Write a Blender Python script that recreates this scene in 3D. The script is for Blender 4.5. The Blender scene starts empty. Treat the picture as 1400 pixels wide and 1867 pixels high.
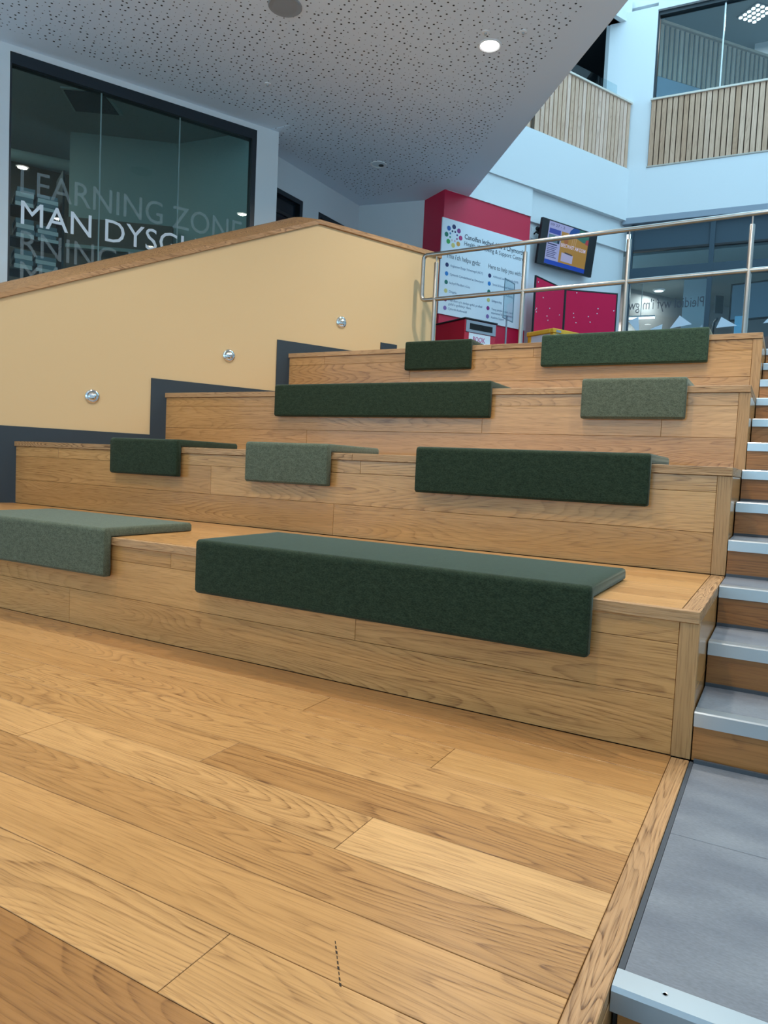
import bpy, math, random
from mathutils import Matrix, Vector

random.seed(7)
SC = bpy.context.scene
COL = SC.collection

# ------------------------------------------------------------------ camera
cam_data = bpy.data.cameras.new("camera")
cam_data.sensor_fit = 'VERTICAL'
cam_data.sensor_height = 36.0
cam_data.sensor_width = 27.0
cam_data.lens = 1309.53 / 1867.0 * 36.0
cam_data.clip_start = 0.05
cam_data.clip_end = 200
cam = bpy.data.objects.new("camera", cam_data)
COL.objects.link(cam)
_yaw, _pitch, _roll = -0.5072387, -0.0622407, 0.0462220
_f = Vector((math.sin(_yaw) * math.cos(_pitch), math.cos(_yaw) * math.cos(_pitch), math.sin(_pitch)))
_r = Vector((math.cos(_yaw), -math.sin(_yaw), 0))
_u = _r.cross(_f)
_c, _s = math.cos(_roll), math.sin(_roll)
_r2 = _r * _c + _u * _s
_u2 = _u * _c - _r * _s
_m = Matrix((_r2, _u2, -_f)).transposed().to_4x4()
_m.translation = Vector((0.20507, -2.44844, 0.88929))
cam.matrix_world = _m
SC.camera = cam

# ------------------------------------------------------------------ world and exposure
SKY_COL = (0.47, 0.79, 1.0)
SKY_STRENGTH = 2.8
LAMP_POWER = 38.0
ROOM_POWER = 22.0
GROUND_POWER = 22.0
UPPER_POWER = 30.0
LAMP_COL = (1.0, 0.91, 0.78)
world = bpy.data.worlds.new("sky")
SC.world = world
world.use_nodes = True
bg = world.node_tree.nodes["Background"]
bg.inputs[0].default_value = (*SKY_COL, 1)
bg.inputs[1].default_value = SKY_STRENGTH
SC.view_settings.view_transform = 'Standard'
SC.view_settings.look = 'None'
SC.view_settings.exposure = 0.0
SC.view_settings.gamma = 1.0
SC.view_settings.use_curve_mapping = False
SC.cycles.max_bounces = 10
SC.cycles.diffuse_bounces = 5
SC.cycles.glossy_bounces = 4
SC.cycles.transparent_max_bounces = 12
SC.cycles.sample_clamp_indirect = 6.0

# ------------------------------------------------------------------ materials
def srgb(r, g, b):
    f = lambda c: (c / 255 / 12.92) if c / 255 <= 0.04045 else ((c / 255 + 0.055) / 1.055) ** 2.4
    return (f(r), f(g), f(b), 1.0)

def mat(name, col, rough=0.5, metal=0.0, spec=0.5, coat=0.0, coat_rough=0.05, emit=None, estr=0.0, sheen=0.0):
    m = bpy.data.materials.new(name)
    m.use_nodes = True
    b = m.node_tree.nodes["Principled BSDF"]
    b.inputs["Base Color"].default_value = col if len(col) == 4 else (*col, 1)
    b.inputs["Roughness"].default_value = rough
    b.inputs["Metallic"].default_value = metal
    b.inputs["Specular IOR Level"].default_value = spec
    b.inputs["Coat Weight"].default_value = coat
    b.inputs["Coat Roughness"].default_value = coat_rough
    b.inputs["Sheen Weight"].default_value = sheen
    if emit:
        b.inputs["Emission Color"].default_value = emit if len(emit) == 4 else (*emit, 1)
        b.inputs["Emission Strength"].default_value = estr
    return m

class NT:
    """small node-tree writer"""
    def __init__(self, m):
        self.t = m.node_tree
        self.b = self.t.nodes["Principled BSDF"]
    def n(self, kind, **kw):
        o = self.t.nodes.new(kind)
        for k, v in kw.items():
            setattr(o, k, v)
        return o
    def l(self, a, b):
        self.t.links.new(a, b)
    def math(self, op, a, b=None, clamp=False):
        o = self.n("ShaderNodeMath", operation=op, use_clamp=clamp)
        for i, v in enumerate((a, b)):
            if v is None:
                continue
            if isinstance(v, (int, float)):
                o.inputs[i].default_value = v
            else:
                self.l(v, o.inputs[i])
        return o.outputs[0]
    def mixc(self, fac, a, b, blend='MIX'):
        o = self.n("ShaderNodeMix", data_type='RGBA', blend_type=blend)
        for i, v in ((0, fac), (6, a), (7, b)):
            if isinstance(v, (int, float)):
                o.inputs[i].default_value = v
            elif isinstance(v, tuple):
                o.inputs[i].default_value = v
            else:
                self.l(v, o.inputs[i])
        return o.outputs[2]
    def ramp(self, fac, stops):
        o = self.n("ShaderNodeValToRGB")
        el = o.color_ramp.elements
        while len(el) < len(stops):
            el.new(0.5)
        for e, (p, c) in zip(el, stops):
            e.position = p
            e.color = c
        self.l(fac, o.inputs[0])
        return o.outputs[0]

def oak(name, light, dark, rough, ring_strength, coat=0.0, bump=0.12, coarse=1.0, xs=0.55, ys=5.0):
    m = mat(name, light, rough, coat=coat, coat_rough=0.08, spec=0.45)
    k = NT(m)
    tc = k.n("ShaderNodeTexCoord")
    at = k.n("ShaderNodeAttribute", attribute_type='OBJECT', attribute_name='seed')
    tn = k.n("ShaderNodeAttribute", attribute_type='OBJECT', attribute_name='tone')
    sep = k.n("ShaderNodeSeparateXYZ")
    k.l(tc.outputs["Object"], sep.inputs[0])
    sd = k.math('MULTIPLY', at.outputs["Fac"], 17.3)
    def coords(sx, sy, off=0.0):
        cx = k.math('ADD', k.math('MULTIPLY', sep.outputs[0], sx), k.math('ADD', sd, off))
        cy = k.math('ADD', k.math('MULTIPLY', sep.outputs[1], sy), k.math('MULTIPLY', sd, 0.37))
        cb = k.n("ShaderNodeCombineXYZ")
        k.l(cx, cb.inputs[0]); k.l(cy, cb.inputs[1])
        k.l(k.math('MULTIPLY', sep.outputs[2], sy), cb.inputs[2])
        return cb.outputs[0]
    def noise(vec, detail, rgh=0.5, scale=1.0):
        o = k.n("ShaderNodeTexNoise")
        o.inputs["Scale"].default_value = scale
        o.inputs["Detail"].default_value = detail
        o.inputs["Roughness"].default_value = rgh
        k.l(vec, o.inputs["Vector"])
        return o.outputs["Fac"]
    # growth rings: contour lines of a noise stretched along the board
    n1 = noise(coords(xs, ys), 1.0, 0.3)
    wob = noise(coords(14, 30, 3.1), 1.0, 0.5)
    h = k.math('ADD', k.math('MULTIPLY', n1, 34.0 * coarse), k.math('MULTIPLY', wob, 0.38))
    ring = k.math('FRACT', h)
    fib = noise(coords(7.0, 190.0, 5.0), 2.0, 0.6)
    fib2 = noise(coords(1.6, 46.0, 9.0), 2.0, 0.6)
    broad = noise(coords(0.8, 2.6, 12.0), 1.0)
    rfac = k.ramp(ring, [(0.0, (0.25, 0.25, 0.25, 1)), (0.07, (1, 1, 1, 1)), (0.28, (0.42, 0.42, 0.42, 1)), (0.7, (0.05, 0.05, 0.05, 1)), (1.0, (0.2, 0.2, 0.2, 1))])
    patch = k.ramp(noise(coords(0.5, 1.3, 21.0), 0.5), [(0.32, (0.25, 0.25, 0.25, 1)), (0.62, (1, 1, 1, 1))])
    pores = k.ramp(fib, [(0.36, (1, 1, 1, 1)), (0.52, (0, 0, 0, 1))])
    r2 = k.math('MULTIPLY', rfac, patch)
    r3 = k.math('MULTIPLY', r2, k.math('ADD', k.math('MULTIPLY', pores, 0.55), 0.55))
    r4 = k.math('MULTIPLY', r3, ring_strength, clamp=True)
    c = k.mixc(r4, light, dark)
    f2 = k.ramp(fib2, [(0.3, (0.86, 0.84, 0.80, 1)), (0.7, (1.06, 1.06, 1.06, 1))])
    c = k.mixc(0.9, c, f2, 'MULTIPLY')
    pf = k.ramp(fib, [(0.3, (0.74, 0.69, 0.62, 1)), (0.5, (1.03, 1.03, 1.03, 1))])
    c = k.mixc(0.75, c, pf, 'MULTIPLY')
    bf = k.ramp(broad, [(0.3, (0.9, 0.88, 0.85, 1)), (0.7, (1.07, 1.07, 1.08, 1))])
    c = k.mixc(1.0, c, bf, 'MULTIPLY')
    # tone of the single board
    mr = k.n("ShaderNodeMapRange")
    mr.inputs[1].default_value = -1; mr.inputs[2].default_value = 1
    k.l(tn.outputs["Fac"], mr.inputs[0])
    tr = k.ramp(mr.outputs[0], [(0.0, (0.58, 0.46, 0.33, 1)), (0.5, (1, 1, 1, 1)), (1.0, (1.24, 1.36, 1.60, 1))])
    c = k.mixc(1.0, c, tr, 'MULTIPLY')
    k.l(c, k.b.inputs["Base Color"])
    bp = k.n("ShaderNodeBump")
    bp.inputs["Strength"].default_value = bump
    bp.inputs["Distance"].default_value = 0.002
    k.l(k.math('MULTIPLY', k.math('ADD', r3, k.math('MULTIPLY', pores, 0.3)), -1.0), bp.inputs["Height"])
    k.l(bp.outputs[0], k.b.inputs["Normal"])
    return m

M = {}
M['floor_oak'] = oak('floor_oak', srgb(196, 148, 92), srgb(106, 64, 28), 0.34, 0.85, coarse=1.25)
M['riser_oak'] = oak('riser_oak', srgb(200, 149, 91), srgb(120, 75, 36), 0.26, 0.75, coat=0.25, coarse=1.2)
M['trim_oak'] = oak('trim_oak', srgb(194, 151, 106), srgb(120, 84, 50), 0.42, 1.9, bump=0.6, coarse=0.8, xs=1.1, ys=16.0)
M['post_oak'] = oak('post_oak', srgb(184, 140, 92), srgb(118, 80, 46), 0.4, 0.6, bump=0.15, coarse=0.8)
M['step_oak'] = oak('step_oak', srgb(178, 120, 66), srgb(104, 62, 28), 0.4, 0.9)
M['slat_wood'] = oak('slat_wood', srgb(222, 184, 158), srgb(166, 124, 100), 0.6, 0.6)
M['gap'] = mat('dark_joint', srgb(38, 30, 24), 0.9)
M['white'] = mat('white_paint', srgb(226, 228, 230), 0.6)
M['white_gloss'] = mat('white_plastic', srgb(235, 236, 238), 0.35)
M['yellow'] = mat('yellow_paint', srgb(209, 178, 132), 0.6)
M['navy'] = mat('slate_skirting_paint', srgb(40, 51, 59), 0.5)
M['frame'] = mat('dark_frame_metal', srgb(30, 40, 48), 0.4)
M['steelblue'] = mat('blue_grey_frame', srgb(44, 66, 80), 0.45)
M['red'] = mat('red_paint', srgb(206, 22, 64), 0.45)
M['void'] = mat('dark_interior', srgb(34, 40, 46), 0.9)  # dark colour stands in for the gallery's lack of light
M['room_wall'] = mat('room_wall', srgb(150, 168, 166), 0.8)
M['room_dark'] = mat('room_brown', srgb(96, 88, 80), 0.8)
M['room_ceil'] = mat('room_ceiling', srgb(140, 150, 150), 0.8)
M['grey_room'] = mat('grey_room_wall', srgb(128, 124, 122), 0.8)
M['black'] = mat('black_plastic', srgb(20, 22, 26), 0.4)
M['alu'] = mat('aluminium', srgb(188, 192, 194), 0.33, metal=0.75)
M['steel'] = mat('brushed_steel', srgb(176, 172, 166), 0.28, metal=1.0)
M['chrome'] = mat('chrome', srgb(225, 228, 230), 0.1, metal=1.0)
M['grout'] = mat('grout', srgb(70, 74, 80), 0.8)
M['magenta'] = mat('magenta_felt', srgb(212, 8, 72), 0.85)
M['boxred'] = mat('box_red', srgb(196, 22, 52), 0.35)
M['crate_yellow'] = mat('crate_yellow', srgb(246, 178, 34), 0.4)
M['grey_metal'] = mat('grey_metal', srgb(150, 160, 172), 0.4)
M['paper'] = mat('paper', srgb(232, 236, 242), 0.6)
M['ink'] = mat('ink', srgb(38, 46, 66), 0.6)
M['magenta_ink'] = mat('magenta_ink', srgb(196, 70, 130), 0.6)
M['lettering'] = mat('white_vinyl', srgb(240, 244, 250), 0.5, emit=None)
M['ceiling_plain'] = mat('ceiling_plain', srgb(224, 234, 245), 0.75)
M['hall_tile'] = mat('pale_hall_tile', srgb(206, 210, 214), 0.5)  # unseen hall floor, kept pale to bounce light upwards
M['speaker'] = mat('speaker_grille', srgb(148, 152, 156), 0.7)
M['lamp'] = mat('lamp_lens', (1, 1, 1, 1), 0.4, emit=(1.0, 0.97, 0.92), estr=9.0)
M['lamp_dim'] = mat('lamp_lens_unlit', srgb(225, 240, 248), 0.3)
M['strip'] = mat('strip_lamp', (1, 1, 1, 1), 0.4, emit=(1.0, 0.95, 0.88), estr=3.0)

def perforated():
    m = mat('perforated_plaster', srgb(206, 208, 210), 0.75)
    k = NT(m)
    tc = k.n("ShaderNodeTexCoord")
    mp = k.n("ShaderNodeMapping")
    mp.inputs["Rotation"].default_value = (0, 0, 0.55)
    k.l(tc.outputs["Object"], mp.inputs[0])
    SCALE = 17.0
    v = k.n("ShaderNodeTexVoronoi", voronoi_dimensions='2D', feature='F1')
    v.inputs["Scale"].default_value = SCALE
    v.inputs["Randomness"].default_value = 0.62
    k.l(mp.outputs[0], v.inputs["Vector"])
    sp = k.n("ShaderNodeSeparateColor")
    k.l(v.outputs["Color"], sp.inputs[0])
    rad = k.n("ShaderNodeValToRGB")
    rad.color_ramp.interpolation = 'CONSTANT'
    el = rad.color_ramp.elements
    el.new(0.3); el.new(0.64)
    for e, (p, r_) in zip(el, ((0.0, 0.0035), (0.30, 0.0068), (0.64, 0.0098))):
        e.position = p; e.color = (r_ * 10, r_ * 10, r_ * 10, 1)
    k.l(sp.outputs[0], rad.inputs[0])
    d = k.math('DIVIDE', k.math('MULTIPLY', v.outputs["Distance"], 10.0 / SCALE), rad.outputs[0])
    out = k.ramp(d, [(0.85, (0.0, 0.0, 0.0, 1)), (1.0, (1, 1, 1, 1))])
    c = k.mixc(out, srgb(30, 32, 36), srgb(224, 234, 245))
    k.l(c, k.b.inputs["Base Color"])
    return m
M['perf'] = perforated()

def tile_mat():
    m = mat('slate_tile', srgb(110, 118, 130), 0.5, spec=0.45)
    k = NT(m)
    tc = k.n("ShaderNodeTexCoord")
    mp = k.n("ShaderNodeMapping")
    mp.inputs["Scale"].default_value = (1.0, 2.6, 1.0)
    k.l(tc.outputs["Object"], mp.inputs[0])
    a = k.n("ShaderNodeTexNoise"); a.inputs["Scale"].default_value = 3.0; a.inputs["Detail"].default_value = 5
    b = k.n("ShaderNodeTexNoise"); b.inputs["Scale"].default_value = 90.0; b.inputs["Detail"].default_value = 3
    k.l(mp.outputs[0], a.inputs["Vector"]); k.l(mp.outputs[0], b.inputs["Vector"])
    c = k.ramp(a.outputs["Fac"], [(0.3, srgb(100, 104, 113)), (0.7, srgb(126, 130, 136))])
    f = k.ramp(b.outputs["Fac"], [(0.3, (0.82, 0.82, 0.82, 1)), (0.7, (1.14, 1.14, 1.14, 1))])
    c = k.mixc(0.8, c, f, 'MULTIPLY')
    k.l(c, k.b.inputs["Base Color"])
    return m
M['tile'] = tile_mat()

def fabric(name, c0, c1):
    m = mat(name, c0, 0.9, spec=0.2, sheen=0.2)
    k = NT(m)
    k.b.inputs["Sheen Roughness"].default_value = 0.4
    k.b.inputs["Sheen Tint"].default_value = (0.85, 0.95, 0.85, 1)
    tc = k.n("ShaderNodeTexCoord")
    mp = k.n("ShaderNodeMapping")
    mp.inputs["Scale"].default_value = (0.45, 1.0, 1.0)
    k.l(tc.outputs["Object"], mp.inputs[0])
    a = k.n("ShaderNodeTexNoise"); a.inputs["Scale"].default_value = 330.0; a.inputs["Detail"].default_value = 2
    b = k.n("ShaderNodeTexNoise"); b.inputs["Scale"].default_value = 60.0; b.inputs["Detail"].default_value = 3
    k.l(mp.outputs[0], a.inputs["Vector"]); k.l(mp.outputs[0], b.inputs["Vector"])
    s = k.math('ADD', k.math('MULTIPLY', a.outputs["Fac"], 0.7), k.math('MULTIPLY', b.outputs["Fac"], 0.3))
    c = k.ramp(s, [(0.36, c0), (0.64, c1)])
    k.l(c, k.b.inputs["Base Color"])
    bp = k.n("ShaderNodeBump"); bp.inputs["Strength"].default_value = 0.25; bp.inputs["Distance"].default_value = 0.002
    k.l(a.outputs["Fac"], bp.inputs["Height"])
    k.l(bp.outputs[0], k.b.inputs["Normal"])
    return m
M['green'] = fabric('bottle_green_wool', srgb(22, 34, 22), srgb(46, 60, 42))
M['sage'] = fabric('sage_grey_wool', srgb(66, 72, 58), srgb(100, 106, 88))
M['forest'] = fabric('forest_green_wool', srgb(34, 50, 38), srgb(62, 80, 62))

def glass(name, tint, rough=0.0, ior=1.45):
    m = bpy.data.materials.new(name)
    m.use_nodes = True
    t = m.node_tree
    t.nodes.remove(t.nodes["Principled BSDF"])
    out = t.nodes["Material Output"]
    tr = t.nodes.new("ShaderNodeBsdfTransparent"); tr.inputs[0].default_value = (*tint, 1)
    gl = t.nodes.new("ShaderNodeBsdfGlossy"); gl.inputs["Roughness"].default_value = rough
    lw = t.nodes.new("ShaderNodeLayerWeight"); lw.inputs[0].default_value = 0.5
    pw = t.nodes.new("ShaderNodeMath"); pw.operation = 'POWER'; pw.inputs[1].default_value = 5.0
    ma = t.nodes.new("ShaderNodeMath"); ma.operation = 'MULTIPLY_ADD'; ma.inputs[1].default_value = 0.6; ma.inputs[2].default_value = 0.03
    t.links.new(lw.outputs["Facing"], pw.inputs[0]); t.links.new(pw.outputs[0], ma.inputs[0])
    mx = t.nodes.new("ShaderNodeMixShader")
    t.links.new(ma.outputs[0], mx.inputs[0]); t.links.new(tr.outputs[0], mx.inputs[1]); t.links.new(gl.outputs[0], mx.inputs[2])
    t.links.new(mx.outputs[0], out.inputs[0])
    return m
M['glass_green'] = glass('green_tinted_glass', (0.76, 0.87, 0.86))
M['glass_blue'] = glass('blue_tinted_glass', (0.74, 0.86, 0.90))
M['glass_clear'] = glass('clear_glass', (0.86, 0.93, 0.95))
M['frost'] = mat('frosted_vinyl', srgb(190, 205, 205), 0.7)
def translucent_vinyl(name, col, alpha):
    m = mat(name, col, 0.7)
    m.node_tree.nodes["Principled BSDF"].inputs["Alpha"].default_value = alpha
    return m
M['frost'] = translucent_vinyl('frosted_vinyl', srgb(196, 208, 210), 0.30)
M['grey_vinyl'] = translucent_vinyl('grey_vinyl', srgb(60, 68, 80), 0.85)

# ------------------------------------------------------------------ geometry helpers
class Mb:
    def __init__(self):
        self.v, self.f = [], []
    def quad(self, *p):
        i = len(self.v); self.v += [tuple(q) for q in p]; self.f.append(tuple(range(i, i + len(p)))); return self
    def box(self, x0, x1, y0, y1, z0, z1):
        i = len(self.v)
        self.v += [(x, y, z) for z in (z0, z1) for y in (y0, y1) for x in (x0, x1)]
        for q in ((0, 2, 3, 1), (4, 5, 7, 6), (0, 1, 5, 4), (2, 6, 7, 3), (0, 4, 6, 2), (1, 3, 7, 5)):
            self.f.append(tuple(i + a for a in q))
        return self
    def bbox(self, x0, x1, y0, y1, z0, z1, c=0.001):
        """a box with chamfered edges (44 triangles)"""
        i = len(self.v)
        lo, hi = (x0, y0, z0), (x1, y1, z1)
        idx = {}
        for a in (0, 1):
            for b in (0, 1):
                for d in (0, 1):
                    s = (a, b, d)
                    base = [hi[k] if s[k] else lo[k] for k in range(3)]
                    for ax in range(3):
                        p = list(base)
                        for k in range(3):
                            if k != ax:
                                p[k] += -c if s[k] else c
                        idx[(s, ax)] = len(self.v)
                        self.v.append(tuple(p))
        def flip(s, k):
            t = list(s); t[k] ^= 1; return tuple(t)
        for ax in range(3):
            o1, o2 = [k for k in range(3) if k != ax]
            for val in (0, 1):
                s = [0, 0, 0]; s[ax] = val; s = tuple(s)
                r = [s, flip(s, o1), flip(flip(s, o1), o2), flip(s, o2)]
                q = [idx[(t, ax)] for t in r]
                if (val == 1) != (ax == 1):
                    pass
                else:
                    q.reverse()
                self.f.append(tuple(q))
        for ax in range(3):          # chamfers along each axis
            o1, o2 = [k for k in range(3) if k != ax]
            for v1 in (0, 1):
                for v2 in (0, 1):
                    s = [0, 0, 0]; s[o1] = v1; s[o2] = v2; s = tuple(s); e = flip(s, ax)
                    self.f.append((idx[(s, o1)], idx[(s, o2)], idx[(e, o2)], idx[(e, o1)]))
        for a in (0, 1):
            for b in (0, 1):
                for d in (0, 1):
                    self.f.append(tuple(idx[((a, b, d), k)] for k in range(3)))
        return self
    def prism(self, pts, fn0, fn1):
        """outline pts (2d); fn0/fn1 map a 2d point to the two end faces"""
        i = len(self.v); n = len(pts)
        self.v += [fn0(p) for p in pts] + [fn1(p) for p in pts]
        self.f.append(tuple(i + k for k in reversed(range(n))))
        self.f.append(tuple(i + n + k for k in range(n)))
        for k in range(n):
            j = (k + 1) % n
            self.f.append((i + k, i + j, i + n + j, i + n + k))
        return self
    def zprism(self, pts, z0, z1):
        return self.prism(pts, lambda p: (p[0], p[1], z0), lambda p: (p[0], p[1], z1))
    def yprism(self, pts, y0, y1):
        return self.prism(pts, lambda p: (p[0], y0, p[1]), lambda p: (p[0], y1, p[1]))
    def xprism(self, pts, x0, x1):
        return self.prism(pts, lambda p: (x0, p[0], p[1]), lambda p: (x1, p[0], p[1]))
    def tube(self, path, r, seg=14, cap=True):
        path = [Vector(p) for p in path]
        i0 = len(self.v); n = len(path)
        up = None
        for k, p in enumerate(path):
            d = (path[min(k + 1, n - 1)] - path[max(k - 1, 0)]).normalized()
            if up is None:
                up = Vector((0, 0, 1)) if abs(d.z) < 0.9 else Vector((0, 1, 0))
            side = d.cross(up).normalized(); up = side.cross(d).normalized()
            rr = r[k] if isinstance(r, (list, tuple)) else r
            for s in range(seg):
                a = 2 * math.pi * s / seg
                self.v.append(tuple(p + side * math.cos(a) * rr + up * math.sin(a) * rr))
        for k in range(n - 1):
            for s in range(seg):
                t = (s + 1) % seg
                self.f.append((i0 + k * seg + s, i0 + k * seg + t, i0 + (k + 1) * seg + t, i0 + (k + 1) * seg + s))
        if cap:
            self.f.append(tuple(i0 + s for s in reversed(range(seg))))
            self.f.append(tuple(i0 + (n - 1) * seg + s for s in range(seg)))
        return self
    def lathe(self, prof, c=(0, 0, 0), axis='z', seg=28):
        """profile (radius, height) turned round an axis through c"""
        i0 = len(self.v); n = len(prof)
        for r, h in prof:
            for s in range(seg):
                a = 2 * math.pi * s / seg
                x, y = r * math.cos(a), r * math.sin(a)
                p = (x, y, h) if axis == 'z' else (x, h, y)
                self.v.append((c[0] + p[0], c[1] + p[1], c[2] + p[2]))
        for k in range(n - 1):
            for s in range(seg):
                t = (s + 1) % seg
                self.f.append((i0 + k * seg + s, i0 + k * seg + t, i0 + (k + 1) * seg + t, i0 + (k + 1) * seg + s))
        self.f.append(tuple(i0 + s for s in range(seg)))
        self.f.append(tuple(i0 + (n - 1) * seg + s for s in range(seg)))
        return self
    def mesh(self, name, smooth=False):
        me = bpy.data.meshes.new(name)
        me.from_pydata(self.v, [], self.f)
        import bmesh
        b = bmesh.new(); b.from_mesh(me)
        bmesh.ops.recalc_face_normals(b, faces=b.faces)
        b.to_mesh(me); b.free()
        if smooth:
            for p in me.polygons:
                p.use_smooth = True
            me.set_sharp_from_angle(angle=math.radians(40))
        return me
    def build(self, name, m, parent=None, smooth=False, frame=None):
        return link(name, self.mesh(name, smooth), m, parent, frame)

def link(name, me, m, parent=None, frame=None):
    o = bpy.data.objects.new(name, me)
    if m is not None and not me.materials:
        me.materials.append(m)
    COL.objects.link(o)
    if frame is not None:
        o.matrix_world = frame
    if parent is not None:
        o.parent = parent
    return o

def frame(x, y, z=0.0, deg=0.0):
    return Matrix.Translation((x, y, z)) @ Matrix.Rotation(math.radians(deg), 4, 'Z')

WORLD = Matrix.Identity(4)
ANG27 = math.degrees(math.atan2(0.891, 0.454))
F27 = frame(-5.04, 1.03, 0, ANG27)          # x along the slanting walls, y into the wall
FR = frame(-2.302, 9.266, 0, 3.0)           # x along the rear right wall, y away
F2 = frame(-5.306, 4.491, 0, 87.77)         # the recessed wall behind the stair head

def tag(o, label=None, cat=None, group=None, kind=None):
    if label: o['label'] = label
    if cat: o['category'] = cat
    if group: o['group'] = group
    if kind: o['kind'] = kind
    return o

def thing(name, label, cat, fr, group=None):
    o = bpy.data.objects.new(name, None)
    o.empty_display_size = 0.1
    COL.objects.link(o)
    o.matrix_world = fr
    return tag(o, label, cat, group)

def struct(name, mb, m, fr=None, label=None, parent=None, smooth=False):
    o = mb.build(name, m, parent, smooth, fr)
    if parent is None:
        tag(o, label, None, None, 'structure')
    return o

AX = {'x': Vector((1, 0, 0)), 'y': Vector((0, 1, 0)), 'z': Vector((0, 0, 1)), '-y': Vector((0, -1, 0)), '-x': Vector((-1, 0, 0))}
_cache = {}
_seed = [0]
def board(name, parent, c, L, W, T, along, across, m, tone=0.0, skew=None, seed=None, ch=0.0009):
    """a board with its length, width, thickness along local x, y, z; centre of its outer face at c"""
    ex, ey = AX[along], AX[across]
    ez = ex.cross(ey)
    key = (round(L, 4), round(W, 4), round(T, 4), skew, m.name)
    me = _cache.get(key)
    if me is None:
        b = Mb()
        if skew:
            b.zprism([(-L / 2 + skew[0], -W / 2), (L / 2, -W / 2), (L / 2, W / 2), (-L / 2 + skew[1], W / 2)], -T, 0)
        else:
            b.bbox(-L / 2, L / 2, -W / 2, W / 2, -T, 0, ch)
        me = b.mesh('board'); me.materials.append(m)
        _cache[key] = me
    o = bpy.data.objects.new(name, me)
    COL.objects.link(o)
    R = Matrix((ex, ey, ez)).transposed().to_4x4()
    o.matrix_local = Matrix.Translation(c) @ R
    o.parent = parent
    _seed[0] += 1
    o['seed'] = float(seed if seed is not None else (_seed[0] * 0.6180339) % 1.0 * 10)
    o['tone'] = float(tone)
    return o

def text_mesh(s, width=None, height=None, bold=0.0, spacing=1.0):
    cu = bpy.data.curves.new('lettering', 'FONT')
    cu.body = s
    cu.size = 1.0
    cu.resolution_u = 3
    cu.offset = bold
    cu.space_character = spacing
    tmp = bpy.data.objects.new('tmp_text', cu)
    me = bpy.data.meshes.new_from_object(tmp)
    bpy.data.objects.remove(tmp)
    xs = [v.co.x for v in me.vertices]; ys = [v.co.y for v in me.vertices]
    x0, x1, y0, y1 = min(xs), max(xs), min(ys), max(ys)
    sy = height / 0.70 if height else None
    sx = width / (x1 - x0) if width else sy
    sy = sy or sx
    for v in me.vertices:
        v.co = ((v.co.x - x0) * sx, 0.0, v.co.y * sy)
    return me
def lettering(parent, s, m, x, y, z, width=None, height=None, bold=0.0, mirror=False, fr=None, name='lettering', spacing=1.0):
    me = text_mesh(s, width, height, bold, spacing)
    me.name = name
    if mirror:
        for v in me.vertices:
            v.co.x = -v.co.x
    for v in me.vertices:
        v.co = (v.co.x + x, v.co.y + y, v.co.z + z)
    return link(name, me, m, parent, fr)

def disc(mb, cx, cz, r, y, seg=20, sx=1.0):
    mb.quad(*[(cx + r * sx * math.cos(2 * math.pi * k / seg), y, cz + r * math.sin(2 * math.pi * k / seg)) for k in range(seg)])

# ------------------------------------------------------------------ measures
D = 1.029          # depth of a tier
R = 0.48           # rise of a tier
HC = 4.5           # ceiling
LAND = 2.08        # upper landing
SR, SD = 0.16, 1.029 / 3
def xw(y):         # where the yellow wall stands
    return -5.04 + 0.50954 * (y - 1.03)

# ================================================================== STRUCTURE
# lower hall floor and the stage floor
struct('floor', Mb().box(-12, 8, -9, 9.2, -0.95, -0.82), M['hall_tile'], WORLD, 'pale tiled lower hall floor behind the viewpoint at the foot of the steps')
fl = struct('floor', Mb().box(-6.9, -0.002, -2.42, 0.03, -0.82, -0.021), M['gap'], WORLD, 'oak plank floor in front of the lowest seating tier')

PITCH = 0.1806
rows = {0: ([-2.75], [-0.55, -0.35]), 1: ([-1.258], [-0.35, 0.05]), 2: ([-0.66, -3.05], [0.15, -0.1, 0.1]), 3: ([-2.45], [0.05, 0.0]),  # first row's dark tones imitate shade at the foot of the tier
        4: ([-1.243, -3.6], [-0.42, -0.1, 0.05]), 5: ([-0.65, -1.829], [0.62, 0.28, 0.2]), 6: ([-2.9], [-0.28, -0.1]), 7: ([-2.3], [-0.12, 0.0]),
        8: ([-0.648, -2.85], [0.12, 0.22, 0.0]), 9: ([-2.4], [-0.75, -0.4]), 10: ([-1.25], [-0.3, -0.5]), 11: ([-1.9], [-0.2, 0.1]), 12: ([-1.0], [0, 0.1])}
for k, (joints, tones) in rows.items():
    ya, yb = -0.170 - PITCH * (k - 1), -0.170 - PITCH * k
    if k == 0:
        ya, yb = 0.0105, -0.170
    edges = [-0.0562] + joints
    ends = joints + [None]
    for i, (xr, xl) in enumerate(zip(edges, ends)):
        g = 0.0009
        skew = None
        if xl is None:
            xa, xb = xw(yb + g), xw(ya - g)
            xl2 = min(xa, xb)
            skew = (xa - xl2, xb - xl2)
            L = xr - g - xl2
            board('plank', fl, ((xr - g + xl2) / 2, (ya + yb) / 2, 0), L, ya - yb - 2 * g, 0.02, 'x', 'y', M['floor_oak'], tones[i], skew)
        else:
            board('plank', fl, ((xr + xl) / 2, (ya + yb) / 2, 0), xr - xl - 2 * g, ya - yb - 2 * g, 0.02, 'x', 'y', M['floor_oak'], tones[i])
board('edge_strip', fl, (-0.0285, -1.21, 0.001), 2.42, 0.054, 0.03, 'y', '-x', M['trim_oak'], -0.05, seed=3.3, ch=0.002)
board('fascia_board', fl, (0.0, -1.21, -0.0905), 2.42, 0.12, 0.018, 'y', 'z', M['post_oak'], -0.3)
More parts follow.
